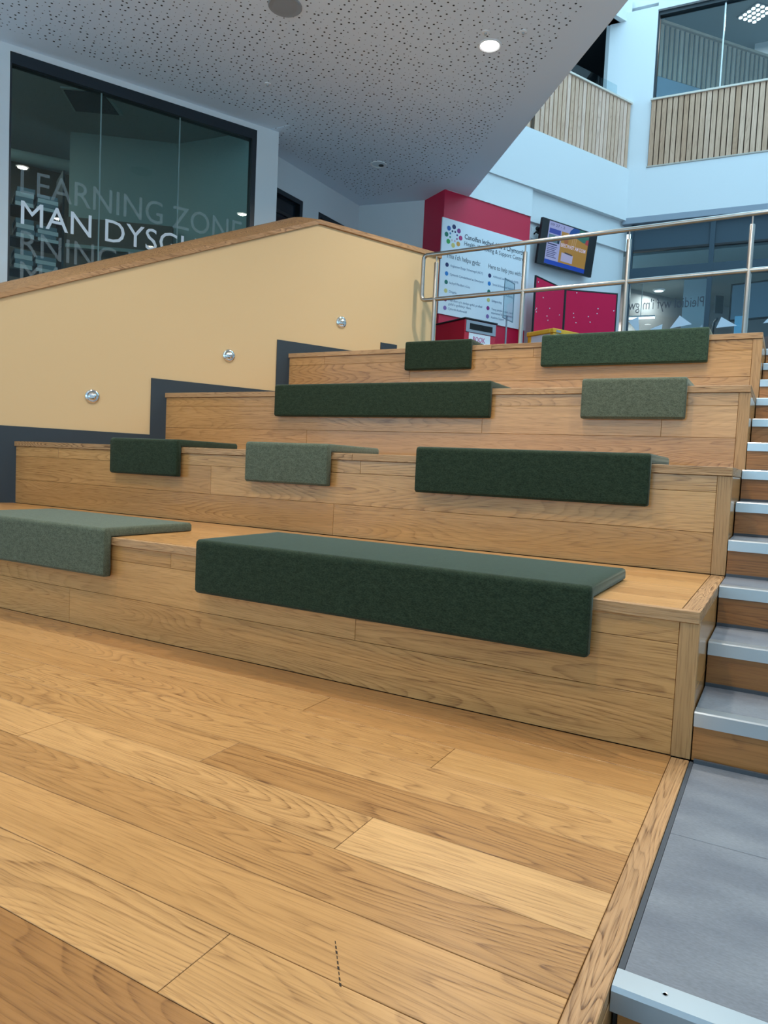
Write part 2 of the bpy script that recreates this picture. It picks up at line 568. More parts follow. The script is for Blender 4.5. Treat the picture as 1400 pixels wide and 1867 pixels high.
# scuff on the floor
b = Mb()
for k in range(9):
    t0, t1 = k / 9, (k + 0.62) / 9
    p = lambda t: (-0.470 + 0.075 * t, -1.345 - 0.098 * t)
    a0, a1 = p(t0), p(t1)
    w = 0.0011 + 0.0006 * (k % 3)
    b.quad((a0[0] - w, a0[1], 0.0006), (a0[0] + w, a0[1], 0.0006), (a1[0] + w, a1[1], 0.0006), (a1[0] - w, a1[1], 0.0006))
b.build('scuff_mark', mat('scuff', srgb(52, 38, 24), 0.9), fl)

# upper landing
struct('floor', Mb().box(-7.5, 6, 4.128, 9.3, -0.82, LAND - 0.002), M['grout'], WORLD, 'dark upper landing floor behind the top seating tier')

# yellow stair wall
APEX, TEND = 2.59, 4.05
wl = struct('wall_left', Mb().yprism([(-3.6, -0.82), (TEND, -0.82), (TEND, 3.15), (APEX, 3.185), (-3.6, 3.185 - 0.4257 * (APEX + 3.6))], 0.0, 0.12), M['yellow'], F27,
            'pale yellow stair wall beside the seating tiers with a sloping top')
# its oak capping, two mitred lengths
def cap_len(name, sec0, sec1):
    b = Mb()
    n = len(sec0)
    b.v += list(sec0) + list(sec1)
    for k in range(n):
        j = (k + 1) % n
        b.f.append((k, j, n + j, n + k))
    b.f.append(tuple(range(n))); b.f.append(tuple(range(n, 2 * n)))
    me = b.mesh(name); me.materials.append(M['trim_oak'])
    o = bpy.data.objects.new(name, me); COL.objects.link(o)
    return o
cap = thing('trim_1', 'oak capping along the top of the yellow stair wall', None, F27)
cap['kind'] = 'structure'
zf = lambda t: 3.185 - 0.4257 * (APEX - t)
def sec(t, zf0, up, ts=0.0, tb=0.0):
    return [(t, -0.022, zf0 - 0.004), (t, -0.022, zf0 + 0.034), (t + tb, 0.10, zf0 + up), (t + tb, 0.15, zf0 + up), (t + tb, 0.15, zf0 - 0.004)]
s_left = sec(-3.6, zf(-3.6), 0.118)
mit_l = [(APEX, -0.022, 3.181), (APEX, -0.022, 3.219), (APEX - 0.15, 0.10, 3.240), (APEX - 0.20, 0.15, 3.240), (APEX - 0.20, 0.15, 3.120)]
mit_r = [(APEX, -0.022, 3.181), (APEX, -0.022, 3.219), (APEX - 0.15, 0.10, 3.240), (APEX - 0.20, 0.15, 3.240), (APEX - 0.20, 0.15, 3.150)]
s_right = [(TEND + 0.02, -0.022, 3.146), (TEND + 0.02, -0.022, 3.192), (TEND + 0.02, 0.10, 3.214), (TEND + 0.02, 0.15, 3.214), (TEND + 0.02, 0.15, 3.146)]
for nm, a_, b_ in (('capping', s_left, mit_l), ('capping', mit_r, s_right)):
    o = cap_len(nm, a_, b_); o.parent = cap
    o['seed'] = 2.2; o['tone'] = -0.1
# dark stepped skirting painted on the yellow wall
bs = thing('baseboard_left', 'dark slate skirting stepping up the yellow wall beside the tiers', None, F27)
bs['kind'] = 'structure'
def tt(y): return (y - 1.03) / 0.891
BW = 0.115
pts = [(-3.6, -0.8), (-3.6, 0.48 + BW), (tt(D) - BW, 0.48 + BW)]
for k in (1, 2, 3):
    zt = (k + 1) * R + BW
    pts += [(tt(k * D) - BW, zt), (tt((k + 1) * D) - BW, zt)]
pts += [(tt(4 * D) - BW, LAND + 0.083), (3.55, LAND + 0.083), (3.55, LAND + 0.02), (TEND - 0.01, LAND + 0.02), (TEND - 0.01, -0.8)]
b = Mb().yprism(pts, -0.009, -0.0005)
b.build('skirting', M['navy'], bs)

# window wall beyond the stair
WN = 1.23
b = Mb()
b.box(-3.6, 0.07, WN, WN + 0.15, -0.8, HC).box(2.446, 2.70, WN, WN + 0.15, -0.8, HC).box(2.62, 2.70, WN + 0.15, 1.72, -0.8, HC).box(0.07, 2.446, WN, WN + 0.15, -0.8, 1.0).box(0.07, 2.446, WN, WN + 0.15, 4.445, HC)
struct('wall_far_left', b, M['white'], F27, 'white wall around the tall lettered window beyond the stair')
win = thing('window_1', 'tall green-tinted interior window lettered over the stair wall', None, F27)
win['kind'] = 'structure'
WY = WN + 0.045
b = Mb().box(0.07, 2.446, WN + 0.004, WN + 0.10, 4.345, 4.445).box(0.07, 0.086, WN + 0.004, WN + 0.10, 1.0, 4.345).box(2.395, 2.446, WN + 0.004, WN + 0.10, 1.0, 4.345).box(0.086, 2.395, WN + 0.004, WN + 0.10, 1.0, 1.08)
b.build('window_frame', M['frame'], win)
for x0, x1 in ((0.086, 0.853), (0.865, 1.616), (1.628, 2.395)):
    Mb().box(x0, x1, WY, WY + 0.004, 1.08, 4.345).build('pane', M['glass_green'], win)
for x in (0.859, 1.622):
    Mb().box(x - 0.006, x + 0.006, WY - 0.002, WY + 0.008, 1.08, 4.345).build('glazing_joint', mat('clear_joint', srgb(120, 145, 145), 0.3), win)
lettering(win, 'MAN DYSGU', M['lettering'], 0.178, WY - 0.004, 2.968, width=1.66, height=0.215, bold=0.0)
lettering(win, 'LEARNING ZONE', M['frost'], 0.172, WY - 0.004, 3.240, width=2.15, height=0.225, bold=0.0)
lettering(win, 'RNING ZONE', M['frost'], 0.178, WY - 0.004, 2.690, width=1.72, height=0.225, bold=0.0)
lettering(win, 'MAN DYSGU', M['frost'], 0.178, WY - 0.004, 2.418, width=1.66, height=0.215, bold=0.0)
# room behind that window
RZ = 4.8
room = Mb()
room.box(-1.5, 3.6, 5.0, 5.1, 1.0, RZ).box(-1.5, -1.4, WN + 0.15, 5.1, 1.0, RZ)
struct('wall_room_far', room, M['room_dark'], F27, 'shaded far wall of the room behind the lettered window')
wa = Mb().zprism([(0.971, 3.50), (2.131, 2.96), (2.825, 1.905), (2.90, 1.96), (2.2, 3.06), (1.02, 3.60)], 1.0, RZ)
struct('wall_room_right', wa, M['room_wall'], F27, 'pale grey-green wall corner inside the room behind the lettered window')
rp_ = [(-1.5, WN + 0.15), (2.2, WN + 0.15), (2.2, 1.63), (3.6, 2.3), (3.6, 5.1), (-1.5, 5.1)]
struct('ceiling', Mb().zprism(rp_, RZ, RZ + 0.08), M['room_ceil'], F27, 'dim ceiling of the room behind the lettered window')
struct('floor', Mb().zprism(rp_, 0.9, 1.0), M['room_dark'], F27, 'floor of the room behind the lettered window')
for q, (x, y) in enumerate(((-0.9, 2.3), (-0.7, 3.9))):  # unseen lamps added to brighten the room behind the window
    t = thing('room_lamp', ['square ceiling lamp in the lettered room, out of view beside the window', 'square ceiling lamp in the lettered room, out of view by the far wall'][q], 'lamp', F27 @ Matrix.Translation((x, y, RZ - 0.001)))
    Mb().box(-0.3, 0.3, -0.3, 0.3, -0.03, 0.0).build('housing', M['white'], t)
    Mb().box(-0.28, 0.28, -0.28, 0.28, -0.035, -0.0305).build('diffuser', M['strip'], t)
    ld = bpy.data.lights.new('room_glow', 'AREA'); ld.size = 0.5; ld.energy = ROOM_POWER; ld.color = (0.9, 1.0, 0.98)
    lo = bpy.data.objects.new('glow', ld); COL.objects.link(lo); lo.location = (0, 0, -0.05); lo.parent = t
pan = thing('ceiling_panel', 'dark square ceiling panel in a pale frame seen through the lettered window', 'ceiling panel', F27)
Mb().zprism([(0.674, 2.397), (1.071, 2.162), (1.38, 2.605), (0.898, 2.868)], RZ - 0.02, RZ - 0.001).build('panel_frame', M['room_wall'], pan)
Mb().zprism([(0.71, 2.41), (1.06, 2.20), (1.33, 2.60), (0.91, 2.83)], RZ - 0.03, RZ - 0.0205).build('panel', M['navy'], pan)
pip = Mb().tube([(-1.2, 4.3, 4.55), (1.05, 3.95, 4.55)], 0.07)
tag(pip.build('duct', M['room_wall'], None, True, F27), 'pale duct under the ceiling behind the lettered window', 'duct')
cab = thing('low_cabinet', 'brown low cabinet along the pale wall behind the lettered window', 'cabinet', F27)
Mb().zprism([(0.93, 3.36), (2.05, 2.84), (2.09, 2.92), (0.97, 3.44)], 1.0, 3.74).build('carcass', M['room_dark'], cab)
Mb().zprism([(0.90, 3.28), (2.03, 2.76), (2.09, 2.92), (0.97, 3.44)], 3.36, 3.40).build('worktop', M['room_wall'], cab)
sh = thing('storage_rack', 'dark rack of paper bundles at the near end of the lettered window', 'rack', F27)
for x in (0.16, 0.70):
    Mb().box(x, x + 0.02, 2.3, 2.7, 1.0, 3.90).build('upright', M['frame'], sh)
for z in (2.06, 2.42, 2.78, 3.10, 3.42):
    Mb().box(0.18, 0.70, 2.3, 2.7, z, z + 0.015).build('shelf', M['frame'], sh)
PB = mat('blue_grey_paper', srgb(128, 150, 164), 0.7)
kk = 0
for z in (2.435, 2.795, 3.115, 3.435):
    for x0, w, h in ((0.26, 0.17, 0.20), (0.46, 0.20, 0.17)):
        kk += 1
        t = thing('paper_bundle', ['pale bundle on the lowest visible shelf of the dark rack, window end', 'pale bundle on the lowest visible shelf of the dark rack, room end',
                                   'pale bundle on the second shelf of the dark rack, window end', 'pale bundle on the second shelf of the dark rack, room end',
                                   'pale bundle on the third shelf of the dark rack, window end', 'pale bundle on the third shelf of the dark rack, room end',
                                   'tall pale bundle on the top shelf of the dark rack, window end', 'pale bundle on the top shelf of the dark rack, room end'][kk - 1], 'paper bundle', F27 @ Matrix.Translation((x0, 2.33, z)), 'paper bundles on the rack')
        for q in range(4):
            dx = random.uniform(-0.012, 0.012)
            Mb().box(dx, w + dx, 0, 0.3, h * q / 4 + 0.002, h * (q + 1) / 4).build('sheaf', PB if q % 2 else M['paper'], t)

# recessed wall with two dark doors, and the back wall
b = Mb()
b.box(0.505, 0.825, 0, 0.15, LAND, HC).box(1.415, 1.75, 0, 0.15, LAND, HC).box(-0.20, 0.505, 0, 0.15, 4.145, HC).box(0.825, 1.415, 0, 0.15, 4.125, HC)
struct('wall_recess', b, M['white'], F2, 'white wall with two dark doorways past the lettered window')
for nm, x0, x1, zt, lb in (('door_1', -0.20, 0.505, 4.145, 'dark glazed door nearest the lettered window, its head above the stair wall'), ('door_2', 0.825, 1.415, 4.125, 'dark glazed door nearer the red wall, just peeping over the stair wall')):
    dr = thing(nm, lb, None, F2); dr['kind'] = 'structure'
    Mb().box(x0, x1, 0.005, 0.10, zt - 0.055, zt).box(x0, x0 + 0.05, 0.005, 0.10, LAND, zt - 0.055).box(x1 - 0.05, x1, 0.005, 0.10, LAND, zt - 0.055).build('door_frame', M['frame'], dr)
    Mb().box(x0 + 0.05, x1 - 0.05, 0.06, 0.075, LAND, zt - 0.055).build('door_leaf', mat('dark_door_glass', srgb(22, 32, 40), 0.12), dr)
    Mb().box(x0 + 0.05, x1 - 0.05, 0.045, 0.06, zt - 0.26, zt - 0.22).build('door_rail', M['black'], dr)
P = lambda t, n: tuple((F27 @ Vector((t, n, 0)))[:2])
rc = P(5.08, 1.30)
struct('wall_back', Mb().zprism([(-5.24, 6.235), (-4.298, 6.395), (-4.32, 6.55), (-5.4, 6.38)], LAND, HC), M['white'], WORLD, 'short white wall between the dark doors and the red wall')
# red wall
struct('wall_red', Mb().zprism([rc, P(6.62, 1.30), P(6.62, 1.52), P(5.2, 1.95), (-4.31, 6.398)], LAND, 4.499), M['red'], WORLD, 'red wall carrying the white support centre board')
# white wall beyond, in three planes
struct('wall_back', Mb().box(6.60, 8.75, 1.375, 1.53, LAND, 4.499), M['white'], F27, 'white wall holding the screen beyond the red wall')
struct('wall_back', Mb().box(5.3, 6.62, 1.283, 1.53, 4.4995, 4.93).box(6.62, 8.75, 1.335, 1.53, 4.46, 4.93), M['white'], F27, 'white bulkhead over the red wall and the screen')
struct('wall_back', Mb().box(5.3, 8.75, 1.255, 1.53, 4.884, 5.66), M['white'], F27, 'white fascia under the narrower slatted balcony')

# ceiling (perforated plaster with plain margins), its edge cuts the atrium
EC = (-3.70, 6.49); ED = (0.635, -0.772)
ce = lambda s, w=0.0: (EC[0] + ED[0] * s - 0.772 * w, EC[1] + ED[1] * s - 0.635 * w)
outer = [ce(0), P(5.08, 1.30), (-4.298, 6.395), (-5.238, 6.235), (-5.35, 3.9), P(2.70, 1.23), P(-3.6, 1.23), (-9.5, -8.5), ce(19.4)]
struct('ceiling', Mb().zprism(outer, HC, HC + 0.35), M['ceiling_plain'], WORLD, 'grey plaster ceiling slab over the seating with a diagonal free edge')
perf = [ce(0.55, 0.30), P(4.72, 1.38), (-5.05, 6.05), (-5.13, 3.9), P(2.72, 1.0), P(-3.6, 1.0), (-9.0, -8.3), ce(19.0, 0.30)]
tag(Mb().zprism(perf, HC - 0.003, HC + 0.02).build('ceiling', M['perf'], None, False, WORLD), 'perforated grey plaster ceiling panel over the seating', None, None, 'structure')
struct('wall_hall_rear', Mb().box(-12, 8, -9.2, -9.0, -0.95, 0.9).box(-12, 8, -9.2, -9.0, 3.3, 9.0).box(-12, -10.5, -9.2, -9.0, 0.9, 3.3).box(6.2, 8, -9.2, -9.0, 0.9, 3.3), M['white'], WORLD, 'white hall wall with a long window far behind the viewpoint')  # added to block light from behind; the opening lets some sky in
struct('wall_hall_left', Mb().box(-12.2, -12, -9.2, 2, -0.95, 4.85), M['white'], WORLD, 'white hall wall far to the side of the stage floor')
# storey above the ceiling edge
up = Mb().zprism([ce(0.0), ce(19.4), ce(19.4, 0.2), ce(0.0, 0.2)], HC + 0.35, 9.0)
struct('wall_upper_left', up, M['white'], WORLD, 'white atrium wall standing on the free edge of the ceiling')

# rear right wall: fascia, column, lintel, upstand
b = Mb()
b.box(0.0, 8.2, 0.0, 0.3, 4.92, 5.67)
struct('wall_right', b, M['white'], FR, 'white fascia under the wider slatted balcony')
struct('ceiling', Mb().box(0.0, 8.2, 0.0, 0.5, 4.83, 4.92), mat('soffit_grey', srgb(150, 158, 170), 0.7), FR, 'grey soffit over the ground glazing at the rear')
b = Mb().box(-0.38, 0.32, 0.04, 0.34, 5.66, 8.055).box(0.32, 8.2, 0.04, 0.16, 8.0, 8.2)
struct('wall_right', b, M['white'], FR, 'white pier between the two slatted balconies')
struct('wall_right', Mb().zprism([(-0.45, 0.12), (-0.38, 0.04), (-0.38, 0.34), (-0.45, 0.34)], 5.66, 8.0), M['white'], FR, 'splayed return edge of the white pier beside the dark opening')
struct('wall_upper', Mb().box(-3.5, 8.2, 0.20, 0.34, 8.2, 9.4), M['white'], FR, 'white upstand of the rooflight above the pier')
struct('wall_far_right', Mb().box(5.9, 6.1, -9, 9.6, -0.95, 9.0), M['white'], WORLD, 'white atrium side wall outside the view')

# gallery behind the narrower balcony: its shade is put into the dark colour
gal = [P(4.9, 1.55), P(8.68, 1.46), (-2.66, 9.42), (-2.66, 11.2), (-6.6, 11.2), (-7.6, 7.6)]
gin = [p for p in gal]
b = Mb()
for i in (2, 3, 4):
    p0, p1 = Vector(gal[i]), Vector(gal[(i + 1) % 6])
    dd = (p1 - p0).normalized(); nn = Vector((dd.y, -dd.x)) * 0.1
    b.zprism([tuple(p0), tuple(p1), tuple(p1 + nn), tuple(p0 + nn)], 5.55, 8.3)
struct('wall_gallery', b, M['void'], WORLD, 'dark gallery walls behind the narrower slatted balcony')
struct('trim_3', Mb().zprism([P(4.9, 1.44), P(8.66, 1.44), (-2.68, 9.36), (-2.66, 9.42), P(8.66, 1.52), P(4.9, 1.54)], 7.93, 8.3), M['white'], WORLD, 'white downstand over the dark gallery opening')
struct('ceiling', Mb().zprism(gal, 8.0, 8.1), M['void'], WORLD, 'dark gallery ceiling behind the narrower slatted balcony')
struct('floor', Mb().zprism(gal, 5.55, 5.65), M['void'], WORLD, 'gallery floor behind the narrower slatted balcony')

# ground glazing at the rear right
gz = thing('window_2', 'ground floor glazed screen in blue-grey framing behind the handrail', None, FR)
gz['kind'] = 'structure'
GY = 0.12
xs = [0.15 + 1.15 * i for i in range(6)]
for i, x in enumerate(xs):
    Mb().box(x - (0.02 if i == 0 else 0.035), x + (0.02 if i == 0 else 0.035), GY - 0.05, GY + 0.05, LAND, 4.83).build('mullion', M['steelblue'], gz)
for i in range(5):
    x0, x1 = xs[i] + (0.02 if i == 0 else 0.035), xs[i + 1] - 0.035
    Mb().box(x0, x1, GY - 0.01, GY + 0.01, 4.45, 4.83).build('spandrel_panel', M['steelblue'], gz)
    Mb().box(x0, x1, GY - 0.03, GY + 0.03, 4.415, 4.445).build('transom', M['black'], gz)
    Mb().box(x0, x1, GY - 0.045, GY + 0.045, 3.985, 4.16).build('transom', M['steelblue'], gz)
    Mb().box(x0, x1, GY, GY + 0.006, 4.16, 4.415).build('pane', M['glass_blue'], gz)
    Mb().box(x0, x1, GY, GY + 0.006, LAND, 3.985).build('pane', M['glass_blue'], gz)
lettering(gz, "Pleidiol wyf i'm gw", M['grey_vinyl'], 1.245, GY - 0.004, 3.53, width=1.085, height=0.155, mirror=True, bold=0.0)
TV_ = mat('white_vinyl_triangle', srgb(214, 222, 232), 0.6)
for tri in ([(0.17, 3.36), (0.32, 3.42), (0.35, 3.14)], [(0.50, 3.22), (0.68, 3.29), (0.67, 3.15)], [(0.79, 3.22), (0.92, 3.41), (1.10, 3.27)], [(1.20, 3.2), (1.245, 3.26), (1.25, 3.18)],
            [(1.44, 3.20), (1.50, 3.36), (1.72, 3.22)], [(2.06, 3.24), (2.22, 3.42), (2.26, 3.26)]):
    Mb().quad(*[(x, GY - 0.004, z) for x, z in tri]).build('triangle_sticker', TV_, gz)
# room behind it
b = Mb()
pl_ = [(-0.6, 1.75), (-0.3, 2.15), (0.75, 3.65), (2.6, 5.4), (8.0, 5.4)]
b.zprism(pl_ + [(8.0, 5.5), (2.5, 5.5), (0.65, 3.75), (-0.4, 2.25), (-0.7, 1.8)], LAND, 4.5)
struct('wall_rear_room', b, M['grey_room'], FR, 'grey-brown back wall of the room behind the ground glazing')
struct('floor', Mb().box(-1.1, 8.0, 0.3, 5.5, LAND - 0.1, LAND), M['room_dark'], FR, 'floor of the room behind the ground glazing')
struct('ceiling', Mb().box(-1.1, 8.0, 0.3, 5.5, 4.42, 4.5), M['room_ceil'], FR, 'pale ceiling of the room behind the ground glazing')
struct('wall_rear_room', Mb().box(0.80, 1.21, 2.0, 2.4, LAND, 4.42), M['white'], FR, 'pale pier inside the room behind the ground glazing')
def room_light(t, x, y, z, p):
    ld = bpy.data.lights.new('room_glow', 'AREA'); ld.size = 0.3; ld.energy = p; ld.color = (1.0, 0.96, 0.9)
    lo = bpy.data.objects.new('glow', ld); COL.objects.link(lo); lo.location = (x, y, z); lo.parent = t
t = thing('strip_light', 'long white strip light glowing behind the ground glazing', 'lamp', FR)
Mb().box(-0.13, 0.35, 2.0, 2.13, 3.815, 3.84).build('housing', M['white'], t)
Mb().box(-0.12, 0.34, 2.005, 2.125, 3.800, 3.8145).build('diffuser', M['strip'], t)
Mb().tube([(0.1, 2.06, 3.84), (0.1, 2.06, 4.42)], 0.006, 8).build('hanger', M['alu'], t, True)
room_light(t, 0.1, 2.06, 3.79, GROUND_POWER)
for q, (x, y) in enumerate(((0.33, 2.55), (2.9, 2.2), (4.6, 2.2))):  # first lamp is visible; the other two are added to brighten the room
    t = thing('ceiling_lamp', ['round white lamp under the ceiling behind the ground glazing', 'round lamp on the same ceiling hidden by the handrail post', 'round lamp on the same ceiling outside the view'][q], 'lamp', FR @ Matrix.Translation((x, y, 4.42)))
    Mb().lathe([(0.11, 0), (0.11, -0.02), (0.09, -0.03)]).build('bezel', M['white'], t, True)
    Mb().lathe([(0.08, -0.031), (0.02, -0.036)]).build('lens', M['strip'], t, True)
    room_light(t, 0, 0, -0.06, GROUND_POWER)
t = thing('whiteboard', 'tilted white board in a black frame behind the ground glazing', 'board', FR @ frame(1.95, 1.5, 0, -14))
Mb().bbox(-0.40, 0.75, 0, 0.03, 3.58, 4.20, 0.004).build('frame', M['black'], t)
Mb().box(-0.37, 0.72, -0.006, -0.0005, 3.61, 4.17).build('board_face', M['grey_metal'], t)
for x in (-0.2, 0.5):
    Mb().box(x, x + 0.04, 0.03, 0.07, LAND, 3.7).build('leg', M['black'], t)
t = thing('desk_monitor', 'black monitor on an arm beside the tilted white board', 'monitor', FR @ frame(1.43, 1.0, 0, 35))
Mb().bbox(-0.07, 0.07, 0, 0.03, 3.60, 3.88, 0.004).build('screen', M['black'], t)
Mb().tube([(0.0, 0.03, 3.52), (0.05, 0.18, 3.50), (0.05, 0.2, 3.40), (0.05, 0.2, LAND)], 0.02).build('arm', M['black'], t, True)
t = thing('blue_locker', 'pale blue locker standing behind the ground glazing near the handrail post', 'locker', FR)
Mb().bbox(1.675, 1.80, 0.55, 0.85, LAND, 3.45, 0.004).build('carcass', mat('pale_blue', srgb(176, 220, 244), 0.5), t)
Mb().bbox(1.682, 1.793, 0.54, 0.55, LAND + 0.05, 3.44, 0.002).build('door', mat('pale_blue_door', srgb(190, 228, 248), 0.4), t)
Mb().bbox(1.69, 1.70, 0.525, 0.54, 2.7, 2.85, 0.002).build('handle', M['grey_metal'], t)

# upper glazing behind the wider balcony
ug = thing('window_3', 'upper floor blue-tinted glazing above the wider slatted balcony', None, FR)
ug['kind'] = 'structure'
UY = 0.14
Mb().box(0.32, 8.2, UY - 0.05, UY + 0.05, 7.94, 8.0).box(0.32, 0.345, UY - 0.05, UY + 0.05, 5.7, 7.94).build('window_frame', M['frame'], ug)
ux = [0.345, 1.25, 2.5, 3.75, 5.0, 6.25]
for i in range(5):
    Mb().box(ux[i] + 0.012, ux[i + 1] - 0.012, UY, UY + 0.006, 5.7, 7.94).build('pane', M['glass_blue'], ug)
    if i:
        Mb().box(ux[i] - 0.010, ux[i] + 0.010, UY - 0.02, UY + 0.02, 5.7, 7.94).build('glazing_joint', M['alu'], ug)
UZ = 8.9
struct('wall_upper_room', Mb().box(0.2, 8.0, 4.8, 4.9, 5.6, UZ).box(0.1, 0.2, 0.34, 4.9, 5.6, UZ), mat('teal_room', srgb(88, 118, 130), 0.8), FR, 'teal back wall of the upper room')
struct('ceiling', Mb().box(0.1, 8.0, 0.345, 4.9, UZ, UZ + 0.08), mat('upper_room_ceiling', srgb(110, 132, 140), 0.8), FR, 'dim teal ceiling of the upper room')
struct('floor', Mb().box(0.1, 8.0, 0.34, 4.9, 5.55, 5.66), M['navy'], FR, 'floor of the upper room')
struct('wall_upper_room', Mb().box(1.62, 1.98, 3.2, 3.5, 5.66, UZ), M['white'], FR, 'pale pier inside the upper room')
t = thing('panel_lamp', 'square grid of round lamps on the upper room ceiling', 'lamp', FR @ frame(1.62, 2.22, 0, 45))
Mb().box(-0.20, 0.20, -0.22, 0.22, UZ - 0.025, UZ - 0.001).build('housing', M['steelblue'], t)
for i in range(4):
    for j in range(5):
        Mb().lathe([(0.032, 0), (0.032, -0.012), (0.014, -0.02)], (-0.15 + 0.10 * i, -0.18 + 0.09 * j, UZ - 0.0255), seg=12).build('lens', M['strip'], t, True)
room_light(t, 0, 0, UZ - 0.08, UPPER_POWER)
# slats built behind the upper glazing to stand in for a reflection
sc_ = thing('slatted_screen', 'slatted timber screen seen through the upper glazing', 'screen', FR @ frame(0.30, 0.60, 0, 47))
Mb().box(0, 4.6, 0.03, 0.05, 5.7, 8.12).build('backing', M['steelblue'], sc_)
Mb().box(0, 4.6, -0.03, 0.06, 8.12, 8.16).build('top_rail', M['slat_wood'], sc_)
Mb().box(0, 4.6, -0.005, 0.028, 5.7, 7.30).build('lower_panel', M['grey_metal'], sc_)
for i in range(44):
    board('slat', sc_, (0.04 + 0.1 * i, 0.0, 7.71), 0.80, 0.062, 0.025, 'z', '-x', M['slat_wood'], random.uniform(-0.3, 0.2))

# slatted balcony fronts
def slat_front(name, label, fr, x0, x1, zb, zt, pitch, w, tone, y=0.0):
    t = thing(name, label, 'balcony front', fr)
    Mb().box(x0, x1, y + 0.03, y + 0.07, zb, zt - 0.03).build('backing_panel', mat('slat_backing', srgb(92, 74, 60), 0.9), t)
    n = int((x1 - x0) / pitch)
    for i in range(n):
        xc = x0 + pitch * (i + 0.5)
        board('slat', t, (xc, y, (zb + zt - 0.03) / 2), zt - 0.03 - zb, w, 0.03, 'z', '-x', M['slat_wood'], tone + random.uniform(-0.35, 0.35))
    Mb().bbox(x0 - 0.01, x1 + 0.01, y - 0.025, y + 0.13, zt - 0.03, zt, 0.003).build('top_rail', mat('pale_rail', srgb(222, 210, 196), 0.5), t)
    Mb().bbox(x0 - 0.01, x1 + 0.01, y - 0.012, y + 0.10, zb - 0.022, zb, 0.002).build('bottom_rail', mat('pale_sill', srgb(190, 178, 166), 0.5), t)
    return t
slat_front('slatted_balcony', 'narrower pale slatted balcony front beside the ceiling edge', F27, 6.60, 8.60, 5.68, 6.67, 0.0833, 0.066, 0.25, 1.29)
slat_front('slatted_balcony', 'wider brown slatted balcony front below the upper glazing', FR, 0.312, 6.3, 5.67, 6.67, 0.0775, 0.063, -0.25, 0.0)
Mb_ = Mb().box(6.60, 6.63, 1.40, 2.4, 5.69, 6.66)
struct('trim_2', Mb_, M['slat_wood'], F27, 'timber return at the near end of the narrower slatted balcony')
t = thing('glass_upstand', 'clear glass upstand on the narrower slatted balcony', 'glass panel', F27)
Mb().box(6.7, 8.42, 1.435, 1.445, 6.68, 6.93).build('pane', M['glass_clear'], t)
Mb().box(6.7, 8.42, 1.43, 1.47, 6.675, 6.69).build('clamp', M['alu'], t)

